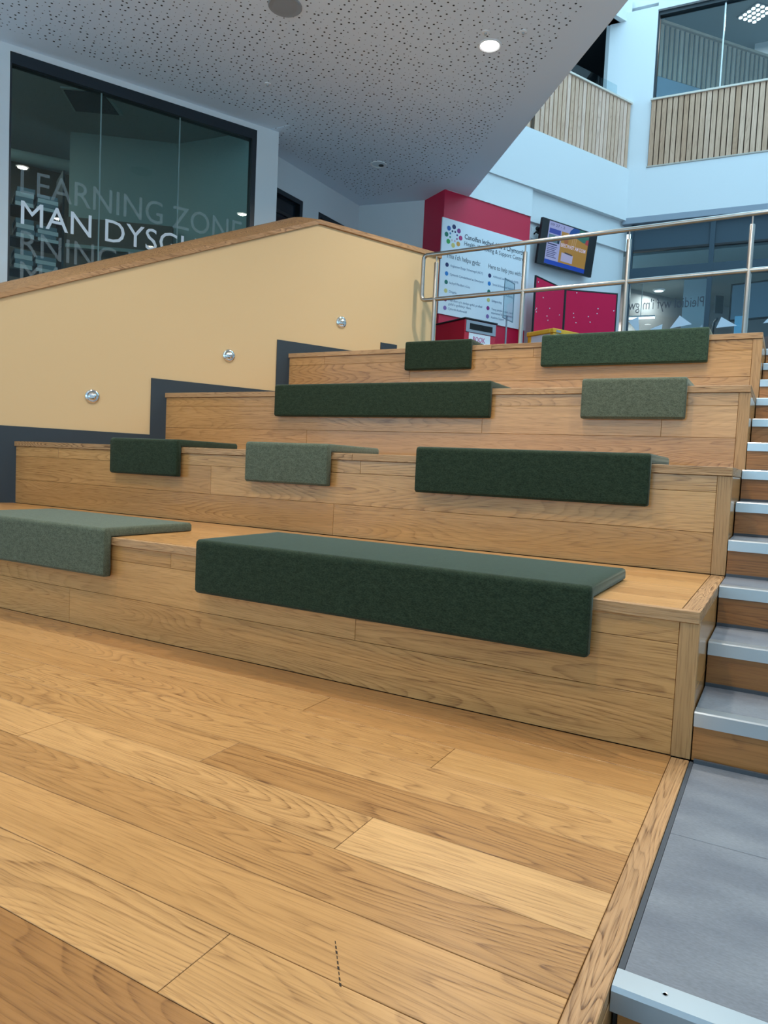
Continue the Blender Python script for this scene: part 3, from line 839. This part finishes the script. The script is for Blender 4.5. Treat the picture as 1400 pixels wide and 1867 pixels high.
# ================================================================== SEATING TIERS
tier_words = ['lowest', 'second', 'third', 'topmost']
tier_notes = ['lowest oak seating tier facing the plank floor', 'second oak seating tier up, the one carrying three cushions',
              'third oak seating tier up, with a long dark and a short sage cushion', 'topmost oak seating tier in front of the steel handrail']
riser_joints = [
    [([-3.018], [-0.05, 0.05]), ([-1.27, -3.9], [0.0, 0.1, 0.0]), ([-2.3], [0.05, 0.0])],
    [([-2.069], [0.0, -0.25]), ([-3.017], [0.25, -0.2]), ([-1.9, -4.521], [0.2, 0.1, 0.2])],
    [([-3.013], [-0.3, -0.25]), ([-0.46, -1.59], [0.1, 0.0, -0.1]), ([-2.4], [0.1, -0.1])],
    [([-2.2], [0.0, -0.1]), ([-2.689], [-0.05, -0.15]), ([-3.578, -1.6], [-0.1, 0.0, -0.1])],
]
for k in range(4):
    y0 = k * D
    y1 = y0 + D if k < 3 else 4.12
    z0 = k * R if k == 0 else k * R - 0.03
    zt = (k + 1) * R
    T = thing('seating_tier', tier_notes[k], 'seating tier', frame(0, y0, k * R))
    lx = lambda y: xw(y0 + y)
    g = 0.0008
    # dark core
    dep = y1 - y0 - 0.004
    Mb().zprism([(lx(0.03) + 0.004, 0.03), (-0.02, 0.03), (-0.02, dep), (lx(dep) + 0.004, dep)], -0.0 if k else -0.5, R - 0.022).build('core', M['gap'], T)
    # riser boards
    zr = [(0.001, 0.185), (0.185, 0.366), (0.366, 0.4395)]
    for (za, zb), (js, tones) in zip(zr, riser_joints[k]):
        js = sorted(js, reverse=True)
        ed = [-0.0595] + js; en = js + [lx(0) + 0.003]
        for i, (xr, xl) in enumerate(zip(ed, en)):
            board('riser_board', T, ((xr + xl) / 2, 0.012, (za + zb) / 2), xr - xl - 2 * g, zb - za - 2 * g, 0.016, 'x', 'z', M['riser_oak'], tones[i])
    # nosing along the front edge
    js = [-2.9] if k % 2 == 0 else [-1.95]
    ed = [0.0] + js; en = js + [lx(0) + 0.003]
    for i, (xr, xl) in enumerate(zip(ed, en)):
        board('nosing', T, ((xr + xl) / 2, 0.0, R - 0.020), xr - xl - 2 * g, 0.039, 0.03, 'x', 'z', M['trim_oak'], 0.0, ch=0.0018)
    # corner post and side boards
    board('corner_post', T, (-0.0295, 0.008, 0.22), 0.438, 0.059, 0.03, 'z', '-x', M['post_oak'], 0.0, ch=0.0015)
    dy = y1 - y0
    for za, zb in ((0.001, 0.22), (0.22, 0.4395)):
        board('side_board', T, (-0.0015, 0.038 + (dy - 0.038) / 2, (za + zb) / 2), dy - 0.04, zb - za - 2 * g, 0.012, 'y', 'z', M['riser_oak'], -0.1)
    board('side_nosing', T, (0.0, 0.031 + (dy - 0.031) / 2, R - 0.020), dy - 0.033, 0.039, 0.02, 'y', 'z', M['trim_oak'], 0.0)
    # tread boards
    board('edge_strip', T, (-0.029, 0.031 + (dy - 0.033) / 2, R), dy - 0.033, 0.054, 0.02, 'y', '-x', M['trim_oak'], 0.2, ch=0.0015)
    pw = (dy - 0.031) / 6
    for i in range(6):
        ya, yb = 0.031 + pw * i, 0.031 + pw * (i + 1)
        jx = [-1.3, -2.6, -0.9, -2.2, -1.7, -3.1][(i + k) % 6]
        board('tread_board', T, ((-0.0575 + jx) / 2, (ya + yb) / 2, R), -0.0575 - jx - 2 * g, pw - 2 * g, 0.02, 'x', 'y', M['floor_oak'], [0.1, -0.1, 0.25, 0.0, -0.15, 0.1][(i + 2 * k) % 6])
        xa, xb = lx(ya) + 0.003, lx(yb) + 0.003
        L = jx - xa
        board('tread_board', T, ((jx + xa) / 2, (ya + yb) / 2, R), L - 2 * g, pw - 2 * g, 0.02, 'x', 'y', M['floor_oak'], [-0.1, 0.1, 0.0, 0.15, 0.0, -0.2][(i + k) % 6], (0.0, xb - xa))

# ================================================================== STAIR LANE
XL, XR_ = 0.0125, 1.30
XS = 0.0035
st = thing('side_stair', 'slate-tiled side stair with oak risers and aluminium nosings', 'stair', frame(0, 0, 0))
# solid mass under the steps
for k in range(0, 14):
    ya = (k - 1) * SD if k else -1.185
    yb = k * SD if k else 0.0
    if k == 0:
        Mb().box(0.004, XR_, ya + 0.02, 0.014, -0.82, -0.012).build('step_core', M['gap'], st)
    elif k < 13:
        Mb().box(0.004, XR_, ya + 0.02, yb + 0.02, -0.1, k * SR - 0.012).build('step_core', M['gap'], st)
for k in range(1, 14):
    y = (k - 1) * SD; z = k * SR
    board('riser', st, ((XS + XR_) / 2, y + 0.010, z - SR / 2 - 0.0225), XR_ - XS, SR - 0.047, 0.014, 'x', 'z', M['step_oak'], random.uniform(-0.5, 0.1), seed=(k * 3.71) % 10)
    b = Mb().xprism([(y, z - 0.046), (y, z - 0.003), (y + 0.004, z + 0.0015), (y + 0.055, z + 0.0015), (y + 0.055, z - 0.010), (y + 0.008, z - 0.010), (y + 0.008, z - 0.046)], XS, XR_)
    b.build('nosing', M['alu'], st)
    if k < 13:
        Mb().bbox(XS, XR_, y + 0.0565, y + SD + 0.008, z - 0.010, z, 0.0008).build('tread_tile', M['tile'], st)
        Mb().box(XS, XR_, y + SD - 0.0005, y + SD + 0.0095, z, z + 0.012).build('joint_strip', M['grout'], st)  # dark strip along the foot of the riser
# landing level with the plank floor
b = Mb().xprism([(-1.185, -0.043), (-1.185, -0.006), (-1.179, 0.0015), (-1.128, 0.0015), (-1.128, -0.010), (-1.176, -0.010), (-1.176, -0.043)], 0.001, XR_)
b.build('nosing', M['alu'], st)
for q in range(7):
    Mb().lathe([(0.0055, 0), (0.005, 0.0006), (0.0035, 0.0001)], (0.085 + 0.17 * q, -1.152, 0.0014), seg=14).build('nosing_screw', M['alu'], st)
for ya, yb in ((-1.1265, -0.5365), (-0.5345, -0.012)):
    Mb().bbox(XL, XR_, ya, yb, -0.010, 0.0, 0.0008).build('landing_tile', M['tile'], st)
Mb().box(0.0005, XL - 0.001, -1.127, 0.0, -0.02, -0.001).build('edge_profile', M['grout'], st)
Mb().box(XL, XR_, -0.0115, -0.0, -0.02, 0.012).build('joint_strip', M['grout'], st)
board('riser', st, ((XL + XR_) / 2, -1.172, -0.103), XR_ - XL, 0.116, 0.014, 'x', 'z', M['step_oak'], -0.2)
for k in range(1, 4):
    y = -1.185 - SD * k; z = -SR * k
    Mb().box(0.004, XR_, y + 0.02, y + SD + 0.02, -0.82, z - 0.012).build('step_core', M['gap'], st)
    Mb().bbox(XL, XR_, y + 0.0565, y + SD + 0.012, z - 0.010, z, 0.0008).build('tread_tile', M['tile'], st)
    Mb().xprism([(y, z - 0.046), (y, z - 0.003), (y + 0.004, z + 0.0015), (y + 0.055, z + 0.0015), (y + 0.055, z - 0.010), (y + 0.008, z - 0.010), (y + 0.008, z - 0.046)], XL - 0.002, XR_).build('nosing', M['alu'], st)
    board('riser', st, ((XL + XR_) / 2, y + 0.012, z - SR / 2 - 0.0225), XR_ - XL, SR - 0.047, 0.014, 'x', 'z', M['step_oak'], -0.2)
struct('wall_stair_right', Mb().box(XR_ + 0.002, XR_ + 0.14, -2.3, 4.1, -0.82, 0.35), M['white'], WORLD, 'low white kerb wall on the far side of the stair')

# ================================================================== CUSHIONS
def cushion(x0, x1, tier, m, label, drop=0.195):
    """an upholstered pad folded over the tier edge: seat pad and front pad, piped ends"""
    T = thing('cushion', label, 'cushion', frame((x0 + x1) / 2, tier * D, (tier + 1) * R), 'fold-over cushions on the tiers')
    hw = (x1 - x0) / 2
    th = 0.048
    yf, yb = -0.002 - th, 0.548
    ro = 0.022
    prof = [(yb, 0.002), (yb, th - 0.012), (yb - 0.012, th)]
    for k in range(5):
        a = math.pi / 2 * k / 4
        prof.append((yf + ro - ro * math.sin(a), th - ro + ro * math.cos(a)))
    prof += [(yf, -drop + 0.012), (yf + 0.012, -drop), (-0.002 - 0.004, -drop), (-0.002, -drop + 0.004), (-0.002, 0.002)]
    cen_in = []
    def inset(d):
        out = []
        n = len(prof)
        for i in range(n):
            p0, p1, p2 = Vector(prof[i - 1]), Vector(prof[i]), Vector(prof[(i + 1) % n])
            e1, e2 = (p1 - p0).normalized(), (p2 - p1).normalized()
            n1, n2 = Vector((-e1.y, e1.x)), Vector((-e2.y, e2.x))
            bis = (n1 + n2)
            bis = bis / max(bis.length_squared / 2, 0.35)
            out.append(tuple(p1 + bis * d))
        return out
    ins = inset(0.010)
    secs = [(-hw, ins), (-hw + 0.003, inset(0.004)), (-hw + 0.011, prof), (-hw + 0.05, prof), (hw - 0.05, prof), (hw - 0.011, prof), (hw - 0.003, inset(0.004)), (hw, ins)]
    b = Mb(); n = len(prof)
    for x, s in secs:
        b.v += [(x, y, z) for y, z in s]
    for q in range(len(secs) - 1):
        for i in range(n):
            j = (i + 1) % n
            b.f.append((q * n + i, q * n + j, (q + 1) * n + j, (q + 1) * n + i))
    b.f.append(tuple(range(n))); b.f.append(tuple((len(secs) - 1) * n + i for i in range(n)))
    b.build('pad', m, T, True)
    s2 = inset(0.0035)
    for x in (-hw + 0.006, hw - 0.006):
        path = [(x, y, z) for y, z in s2[0:11]]
        Mb().tube(path, 0.0022, 8).build('piping', m, T, True)
    return T
cushion(-3.89, -2.688, 0, M['sage'], 'sage grey cushion on the lowest tier, cut off by the picture edge')
cushion(-2.09, -0.331, 0, M['green'], 'long dark green cushion on the lowest tier, nearest of all')
cushion(-3.895, -3.262, 1, M['green'], 'short dark green cushion on the second tier, closest to the yellow wall')
cushion(-2.69, -2.086, 1, M['sage'], 'short sage grey cushion on the second tier between two dark ones')
cushion(-1.525, -0.336, 1, M['green'], 'long dark green cushion on the second tier beside the stair end')
cushion(-3.288, -1.522, 2, M['green'], 'very long dark green cushion on the third tier')
cushion(-0.928, -0.329, 2, M['sage'], 'short sage grey cushion on the third tier beside the stair end')
cushion(-2.714, -2.109, 3, M['green'], 'short dark green cushion on the topmost tier before the book bin')
cushion(-1.521, -0.332, 3, M['forest'], 'long mid green cushion on the topmost tier beside the stair end')

# ================================================================== HANDRAIL
hr = thing('handrail', 'brushed steel handrail with two tubes along the top landing', 'handrail', WORLD)
ry = lambda x: 4.20 - 0.036 * (x + 1.6)
def bend(pts, r=0.05, n=6):
    out = []
    pts = [Vector(p) for p in pts]
    out.append(pts[0])
    for i in range(1, len(pts) - 1):
        a, b, c = pts[i - 1], pts[i], pts[i + 1]
        d1, d2 = (a - b).normalized(), (c - b).normalized()
        for k in range(n + 1):
            t = k / n
            p = (b + d1 * r) * (1 - t) ** 2 + b * 2 * t * (1 - t) + (b + d2 * r) * t ** 2
            out.append(p)
    out.append(pts[-1])
    return out
ZT, ZM = 3.070, 2.618
XLR = -3.195
Mb().tube(bend([(-1.6, ry(-1.6), ZT), (0.02, ry(0.02), ZT), (0.02, ry(0.02), ZM), (-1.6, ry(-1.6), ZM), (XLR, ry(XLR), ZM), (XLR, ry(XLR), ZT), (-1.5999, ry(-1.6), ZT)]), 0.021, 16).build('rail_tube', M['steel'], hr, True)
for x in (-3.045, -2.100, -1.145, -0.178):
    p = Mb().tube([(x, ry(x), LAND), (x, ry(x), 2.975), (x, ry(x), 2.985)], [0.0215, 0.0215, 0.019], 16).build('post', M['steel'], hr, True)
    Mb().tube([(x, ry(x), 2.985), (x, ry(x), ZT - 0.015)], 0.007, 10).build('pin', M['steel'], p, True)
    Mb().lathe([(0.05, 0.0), (0.05, 0.006), (0.022, 0.010)], (x, ry(x), LAND)).build('base_plate', M['steel'], p, True)

# ================================================================== WALL LIGHTS ON THE YELLOW WALL
for (t_, z_), lb in zip(((0.569, 1.355), (1.725, 1.827), (2.877, 2.297)), ('round chrome step light on the yellow wall above the second tier', 'round chrome step light on the yellow wall above the third tier', 'round chrome step light on the yellow wall above the topmost tier')):
    w = thing('step_light', lb, 'wall light', F27 @ Matrix.Translation((t_, 0, z_)), 'step lights on the yellow wall')
    Mb().lathe([(0.058, -0.0003), (0.058, -0.006), (0.053, -0.012), (0.043, -0.016), (0.040, -0.012), (0.040, -0.004)], axis='y').build('bezel', M['chrome'], w, True)
    Mb().lathe([(0.040, -0.0035), (0.036, -0.010), (0.025, -0.015), (0.008, -0.017)], axis='y').build('lens', M['chrome'], w, True)
    # hood: upper half of a dome
    b = Mb()
    nu, nv = 12, 5
    for i in range(nu + 1):
        a = math.pi * i / nu
        for j in range(nv + 1):
            c = math.pi / 2 * j / nv
            r = 0.038 * math.cos(c)
            b.v.append((r * math.cos(a), -0.012 - 0.028 * math.sin(c), r * math.sin(a) * 0.9 + 0.002))
    for i in range(nu):
        for j in range(nv):
            q = i * (nv + 1) + j
            b.f.append((q, q + 1, q + nv + 2, q + nv + 1))
    b.f.append(tuple(j for j in range(nv + 1)) + tuple(nu * (nv + 1) + j for j in reversed(range(nv))))
    b.build('hood', M['chrome'], w, True)

# ================================================================== CEILING FITTINGS
def downlight(x, y, lit, label, power=LAMP_POWER):
    t = thing('downlight', label, 'downlight', frame(x, y, HC - 0.003), 'recessed ceiling downlights')
    Mb().lathe([(0.098, 0.0), (0.098, -0.006), (0.088, -0.010), (0.078, -0.004), (0.078, 0.0)]).build('bezel', M['white_gloss'], t, True)
    Mb().lathe([(0.077, -0.001), (0.05, -0.0035), (0.01, -0.004)]).build('lens', M['lamp'] if lit else M['lamp_dim'], t, True)
    if power:
        ld = bpy.data.lights.new('downlight_glow', 'AREA')
        ld.shape = 'DISK'; ld.size = 0.11; ld.energy = power; ld.color = LAMP_COL
        ld.spread = math.radians(150)
        lo = bpy.data.objects.new('glow', ld); COL.objects.link(lo)
        lo.location = (0, 0, -0.014)
        lo.parent = t
    return t
downlight(-2.245, 3.429, True, 'lit round downlight in the perforated ceiling')
d2 = downlight(-4.309, 5.143, False, 'smaller unlit downlight near the red wall with a tilted reflector', 0)
Mb().lathe([(0.03, -0.004), (0.03, -0.012), (0.018, -0.014)], (0.02, 0.03, 0)).build('reflector', M['black'], d2, True)
for x, y, lb in ((-0.17, 1.72, 'lit downlight over the second tier, outside the view'), (1.9, 0.0, 'lit downlight over the stair foot, outside the view'), (-1.3, 0.55, 'lit downlight over the lowest tier, outside the view'),
                 (-3.3, 0.75, 'lit downlight over the near end of the yellow wall, outside the view'), (-1.2, -1.9, 'lit downlight over the plank floor, outside the view'), (-3.4, -1.6, 'lit downlight over the far side of the plank floor, outside the view')):
    downlight(x, y, True, lb, LAMP_POWER * (0.6 if (x, y) == (-3.3, 0.75) else 1.0))
sp = thing('ceiling_speaker', 'round grey speaker in the ceiling at the upper picture edge', 'speaker', frame(-3.52, 2.262, HC - 0.003))
Mb().lathe([(0.135, 0.0), (0.135, -0.006), (0.128, -0.012), (0.12, -0.010)]).build('rim', M['speaker'], sp, True)
Mb().lathe([(0.121, -0.008), (0.08, -0.011), (0.01, -0.012)]).build('grille', M['speaker'], sp, True)
for x, y, lb in ((-4.387, 3.136, 'small sprinkler head in the ceiling near the lettered window'), (-2.21, 3.24, 'small sensor dome just beyond the lit downlight'), (-1.93, 3.36, 'small sensor dome nearer the ceiling edge than the lit downlight')):
    t = thing('sprinkler_head', lb, 'ceiling fitting', frame(x, y, HC - 0.003))
    Mb().lathe([(0.032, 0.0), (0.030, -0.006), (0.014, -0.010)]).build('rosette', M['white_gloss'], t, True)
    Mb().lathe([(0.012, -0.009), (0.010, -0.024), (0.004, -0.027)]).build('nozzle', M['alu'], t, True)

# ================================================================== SUPPORT CENTRE BOARD
sg = thing('notice_board', 'white support centre board with coloured dots on the red wall', 'sign', F27)
SY = 1.298
Mb().bbox(5.05, 6.625, SY - 0.018, SY, 2.915, 4.14, 0.002).build('panel', M['paper'], sg)
ly = SY - 0.0195
def dot(x, z, r, col, nm='dot'):
    b = Mb(); disc(b, x, z, r, ly); b.build(nm, mat('print', srgb(*col), 0.6), sg)
cx, cz = 5.243, 3.936
ring = [(38, 44, 96), (134, 56, 130), (186, 50, 110), (224, 160, 80), (222, 202, 120), (66, 166, 82), (20, 116, 94), (48, 92, 166)]
inner = [(38, 44, 96), (96, 66, 140), (150, 90, 130), (220, 170, 190), (216, 196, 190), (60, 150, 120), (70, 130, 180), (40, 50, 90)]
for i in range(8):
    a = math.pi / 2 - 2 * math.pi * i / 8
    dot(cx + 0.118 * math.cos(a), cz + 0.118 * math.sin(a), 0.031, ring[i], 'logo_dot')
    a2 = a - math.pi / 8 + 0.0
    dot(cx + 0.062 * math.cos(a2), cz + 0.062 * math.sin(a2), 0.0135, inner[i], 'logo_dot')
INK = M['ink']
lettering(sg, 'Canolfan Iechyd, Lles a Chymorth', INK, 5.431, ly, 3.943, width=1.075, height=0.062, bold=0.012)
lettering(sg, 'Health, Wellbeing & Support Centre', INK, 5.431, ly, 3.858, width=1.075, height=0.056)
lettering(sg, "Yma i'ch helpu gyda:", INK, 5.136, ly, 3.645, width=0.585, height=0.062)
lettering(sg, 'Here to help you with:', INK, 5.868, ly, 3.645, width=0.62, height=0.062)
GI = mat('grey_ink', srgb(86, 108, 140), 0.6)
L6 = [(3.554, (38, 44, 96), ['Anghenion Dysgu Ychwanegol (ADY)']), (3.442, (40, 124, 196), ['Cymorth Cymdeithasol ac Emosiynol']), (3.333, (16, 110, 96), ['Iechyd Meddwl a Lles']),
      (3.222, (220, 206, 130), ['Diogelu']), (3.112, (150, 40, 120), ["Pobl ifanc sy'n derbyn gofal, profiad", 'gofal a gofalwyr ifanc']), (3.001, (140, 106, 170), ['Cymorth Academaidd'])]
R6 = [(3.551, (38, 44, 96), ['Additional Learning Needs (ALN)']), (3.444, (40, 124, 196), ['Social & Emotional Support']), (3.336, (16, 110, 96), ['Mental Health & Wellbeing']),
      (3.225, (220, 206, 130), ['Safeguarding']), (3.115, (150, 40, 120), ['Young people in care, care', 'experienced & young carers']), (3.004, (140, 106, 170), ['Academic Support'])]
for x, rows_, tx, mw in ((5.158, L6, 5.213, 0.58), (5.900, R6, 5.962, 0.50)):
    for z, col, lines in rows_:
        dot(x, z, 0.028, col)
        for q, s in enumerate(lines):
            lettering(sg, s, GI, tx, ly, z - 0.013 - 0.05 * q, width=mw * min(1.0, len(s) / 33.0), height=0.030)

# ================================================================== SCREEN ON THE WALL
tv = thing('wall_screen', 'wall-mounted screen tilted down on the white wall beyond the red wall', 'screen', F27 @ Matrix.Translation((7.31, 1.235, 4.19)) @ Matrix.Rotation(math.radians(7), 4, 'X'))
Mb().bbox(-0.575, 0.575, -0.028, 0.02, -0.31, 0.31, 0.004).build('casing', M['black'], tv)
Mb().box(-0.12, 0.12, 0.02, 0.115, -0.1, 0.1).build('bracket', M['black'], tv)
sy = -0.0295
def scr(name, x0, x1, z0, z1, col, dy=0.0, e=0.55):
    Mb().quad((x0, sy - dy, z0), (x1, sy - dy, z0), (x1, sy - dy, z1), (x0, sy - dy, z1)).build(name, mat('screen_' + name, (0, 0, 0, 1), 0.3, emit=srgb(*col), estr=e), tv)
scr('picture_page', -0.44, 0.40, -0.285, 0.292, (176, 190, 250))
scr('picture_poster', -0.17, 0.40, -0.23, 0.20, (184, 146, 66), 0.0006)
scr('picture_bar', -0.44, 0.40, -0.285, -0.225, (24, 74, 206), 0.0012)
scr('picture_photo', -0.42, -0.19, 0.015, 0.12, (96, 140, 160), 0.0006)
scr('picture_photo', -0.42, -0.19, 0.135, 0.20, (60, 80, 190), 0.0006)
scr('picture_photo', -0.235, -0.195, 0.015, 0.11, (20, 40, 70), 0.0012)
def poly(name, pts, col, dy):
    Mb().quad(*[(x, sy - dy, z) for x, z in pts]).build(name, mat('screen_' + name, (0, 0, 0, 1), 0.3, emit=srgb(*col), estr=0.55), tv)
poly('picture_swoosh', [(-0.03, 0.16), (0.0, 0.24), (0.06, 0.292), (0.19, 0.292), (0.16, 0.16)], (26, 84, 176), 0.0010)
poly('picture_swoosh', [(0.16, 0.16), (0.19, 0.292), (0.40, 0.292), (0.40, 0.13), (0.28, 0.13)], (56, 130, 120), 0.0012)
poly('picture_swoosh', [(0.33, 0.12), (0.40, 0.11), (0.40, 0.19), (0.35, 0.18)], (180, 70, 84), 0.0016)
poly('picture_card', [(-0.12, -0.20), (0.12, -0.20), (0.12, -0.09), (-0.12, -0.08)], (190, 196, 240), 0.0012)
poly('picture_card', [(-0.06, -0.085), (0.10, -0.095), (0.10, -0.078), (-0.06, -0.065)], (70, 66, 80), 0.0016)
b = Mb(); disc(b, -0.06, 0.085, 0.045, sy - 0.0012); b.build('picture_disc', mat('screen_disc', (0, 0, 0, 1), 0.3, emit=srgb(170, 110, 60), estr=0.55), tv)
TWH = mat('screen_text', (0, 0, 0, 1), 0.3, emit=srgb(224, 220, 250), estr=0.6)
TIN = mat('screen_ink', (0, 0, 0, 1), 0.3, emit=srgb(50, 56, 110), estr=0.5)
for q, (x, w, z, h) in enumerate(((0.055, 0.012, 0.04, 0.13), (0.095, 0.012, 0.04, 0.15), (0.13, 0.012, 0.03, 0.13))):
    poly('picture_stroke', [(x, z), (x + w, z), (x + w + 0.01, z + h), (x + 0.01, z + h)], (206, 176, 130), 0.0013)
lettering(tv, 'BRECWAST AM DDIM', TWH, -0.155, sy - 0.002, -0.005, width=0.52, height=0.05, bold=0.02)
for q in range(7):
    poly('picture_text', [(-0.42, -0.035 - 0.024 * q), (-0.22 - 0.02 * (q % 3), -0.035 - 0.024 * q), (-0.22 - 0.02 * (q % 3), -0.045 - 0.024 * q), (-0.42, -0.045 - 0.024 * q)], (70, 76, 130), 0.001)
poly('picture_text', [(-0.42, -0.002), (-0.23, -0.002), (-0.23, -0.018), (-0.42, -0.018)], (40, 44, 90), 0.001)
lettering(tv, '09 27 - 2', TIN, -0.41, sy - 0.001, 0.235, width=0.29, height=0.035)
t = thing('bracket_camera', 'small black wall camera beside the screen', 'camera', F27 @ Matrix.Translation((6.765, 1.375, 4.31)))
Mb().bbox(-0.05, 0.05, -0.012, 0.0, -0.07, 0.09, 0.003).build('wall_plate', M['white_gloss'], t)
Mb().tube([(0.0, -0.012, 0.0), (0.0, -0.05, 0.02), (0.04, -0.09, -0.01)], 0.012, 10).build('arm', M['black'], t, True)
Mb().tube([(-0.03, -0.09, 0.06), (0.0, -0.09, 0.05), (0.05, -0.1, 0.02), (0.06, -0.1, 0.015)], [0.025, 0.036, 0.034, 0.02], 12).build('camera_body', M['black'], t, True)
Mb().tube([(0.04, -0.09, -0.01), (0.07, -0.08, -0.08), (0.12, -0.03, -0.12)], 0.01, 8).build('cable', M['black'], t, True)

# ================================================================== THINGS ON THE LANDING
bk = thing('book_return_bin', 'red book bin with a black lid and grey slot below the white board', 'bin', F27 @ Matrix.Translation((4.99, 0.65, LAND)))
Mb().bbox(0.0, 0.51, 0.0, 0.60, 0.0, 0.665, 0.004).build('body', M['boxred'], bk)
Mb().bbox(-0.012, 0.522, -0.02, 0.61, 0.665, 0.683, 0.003).build('lid', M['black'], bk)
Mb().bbox(0.015, 0.50, -0.012, 0.0, 0.515, 0.658, 0.002).build('slot_plate', M['grey_metal'], bk)
Mb().bbox(0.07, 0.44, -0.016, -0.0125, 0.55, 0.622, 0.001).build('slot', mat('slot_black', srgb(8, 9, 11), 0.8), bk)
lb_ = Mb().box(0.07, 0.42, -0.004, -0.0005, 0.12, 0.508).build('label', M['paper'], bk)
lettering(bk, 'BOOK', M['magenta_ink'], 0.135, -0.006, 0.41, width=0.20, height=0.06, bold=0.01)

ho = thing('leaflet_stand', 'clear framed leaflet holder on a thin pole before the white board', 'stand', F27 @ Matrix.Translation((5.99, 0.966, LAND)) @ Matrix.Rotation(math.radians(23), 4, 'Z'))
GYB = mat('grey_blue_edge', srgb(120, 142, 158), 0.4)
zb_, zt_ = 0.84, 1.36
Mb().bbox(-0.165, 0.165, 0, 0.008, zt_ - 0.012, zt_, 0.001).bbox(-0.165, 0.165, 0, 0.008, zb_, zb_ + 0.012, 0.001).bbox(-0.165, -0.153, 0, 0.008, zb_, zt_, 0.001).bbox(0.153, 0.165, 0, 0.008, zb_, zt_, 0.001).build('frame', GYB, ho)
Mb().box(-0.153, 0.153, 0.003, 0.005, zb_ + 0.012, zt_ - 0.012).build('sleeve', M['glass_clear'], ho)
Mb().tube([(0, 0.02, 0.012), (0, 0.02, zb_ + 0.06)], 0.012, 12).build('pole', M['grey_metal'], ho, True)
Mb().lathe([(0.14, 0.0), (0.14, 0.008), (0.02, 0.014)]).build('base', M['grey_metal'], ho, True)

cr = thing('storage_crate', 'yellow-framed crate with white panels below the magenta boards', 'crate', F27 @ Matrix.Translation((6.37, 0.5, LAND)))
CW, CD, CH = 0.62, 0.47, 0.733
for x0 in (0.0, CW - 0.06):
    for y0 in (0.0, CD - 0.06):
        Mb().bbox(x0, x0 + 0.06, y0, y0 + 0.06, 0, CH - 0.06, 0.006).build('corner_post', M['crate_yellow'], cr)
Mb().bbox(-0.012, CW + 0.012, -0.012, 0.05, CH - 0.06, CH, 0.008).build('rim', M['crate_yellow'], cr)
Mb().bbox(-0.012, CW + 0.012, CD - 0.05, CD + 0.012, CH - 0.06, CH, 0.008).build('rim', M['crate_yellow'], cr)
Mb().bbox(-0.012, 0.05, 0.05, CD - 0.05, CH - 0.06, CH, 0.008).build('rim', M['crate_yellow'], cr)
Mb().bbox(CW - 0.05, CW + 0.012, 0.05, CD - 0.05, CH - 0.06, CH, 0.008).build('rim', M['crate_yellow'], cr)
Mb().box(0.06, CW - 0.06, 0.012, 0.02, 0.02, CH - 0.06).build('side_panel', M['paper'], cr)
Mb().box(0.012, 0.02, 0.06, CD - 0.06, 0.02, CH - 0.06).build('side_panel', M['paper'], cr)
Mb().box(0.02, CW - 0.02, 0.02, CD - 0.02, 0.01, 0.03).build('base_panel', M['paper'], cr)
Mb().box(0.04, 0.13, -0.0145, -0.0125, CH - 0.05, CH - 0.02).build('label', M['grey_metal'], cr)

# folding magenta boards
Pw = lambda t, n: F27 @ Vector((t, n, 0))
hg, lp, rp = Pw(7.35, 1.26), Pw(6.50, 1.025), Pw(8.10, 0.90)
db = thing('display_board', 'folding magenta felt display board in black frames before the white wall', 'display board', WORLD)
pins = {0: [(0.06, 0.90), (0.5, 0.42), (0.86, 0.36), (0.05, 0.30), (0.03, 0.26), (0.05, 0.22), (0.42, 0.22), (0.46, 0.13), (0.25, 0.6)], 1: [(0.2, 0.96), (0.16, 0.46), (0.17, 0.36), (0.22, 0.24), (0.46, 0.41), (0.5, 0.28), (0.64, 0.62), (0.63, 0.50), (0.96, 0.6)]}
for i, (a_, b_) in enumerate(((lp, hg), (hg, rp))):
    d_ = (b_ - a_); L = d_.length - 0.012; ang = math.degrees(math.atan2(d_.y, d_.x))
    fr_ = frame(a_.x, a_.y, 0, ang) @ Matrix.Translation((0.006, 0, 0))
    pnl = Mb().bbox(0.02, L - 0.02, -0.010, 0.010, 2.75, 3.60, 0.002).build('felt_panel', M['magenta'], db, False, fr_)
    Mb().bbox(0, L, -0.013, 0.013, 3.60, 3.62, 0.002).bbox(0, 0.02, -0.013, 0.013, LAND, 3.60, 0.002).bbox(L - 0.02, L, -0.013, 0.013, LAND, 3.60, 0.002).bbox(0.02, L - 0.02, -0.013, 0.013, 2.73, 2.75, 0.002).build('panel_frame', M['black'], db, False, fr_)
    for px, pz in pins[i]:
        Mb().lathe([(0.008, -0.010), (0.008, -0.016), (0.004, -0.018)], (0.02 + px * (L - 0.04), 0, 3.0 + pz * 0.6), axis='y', seg=10).build('pin', M['paper'], db, True, fr_)
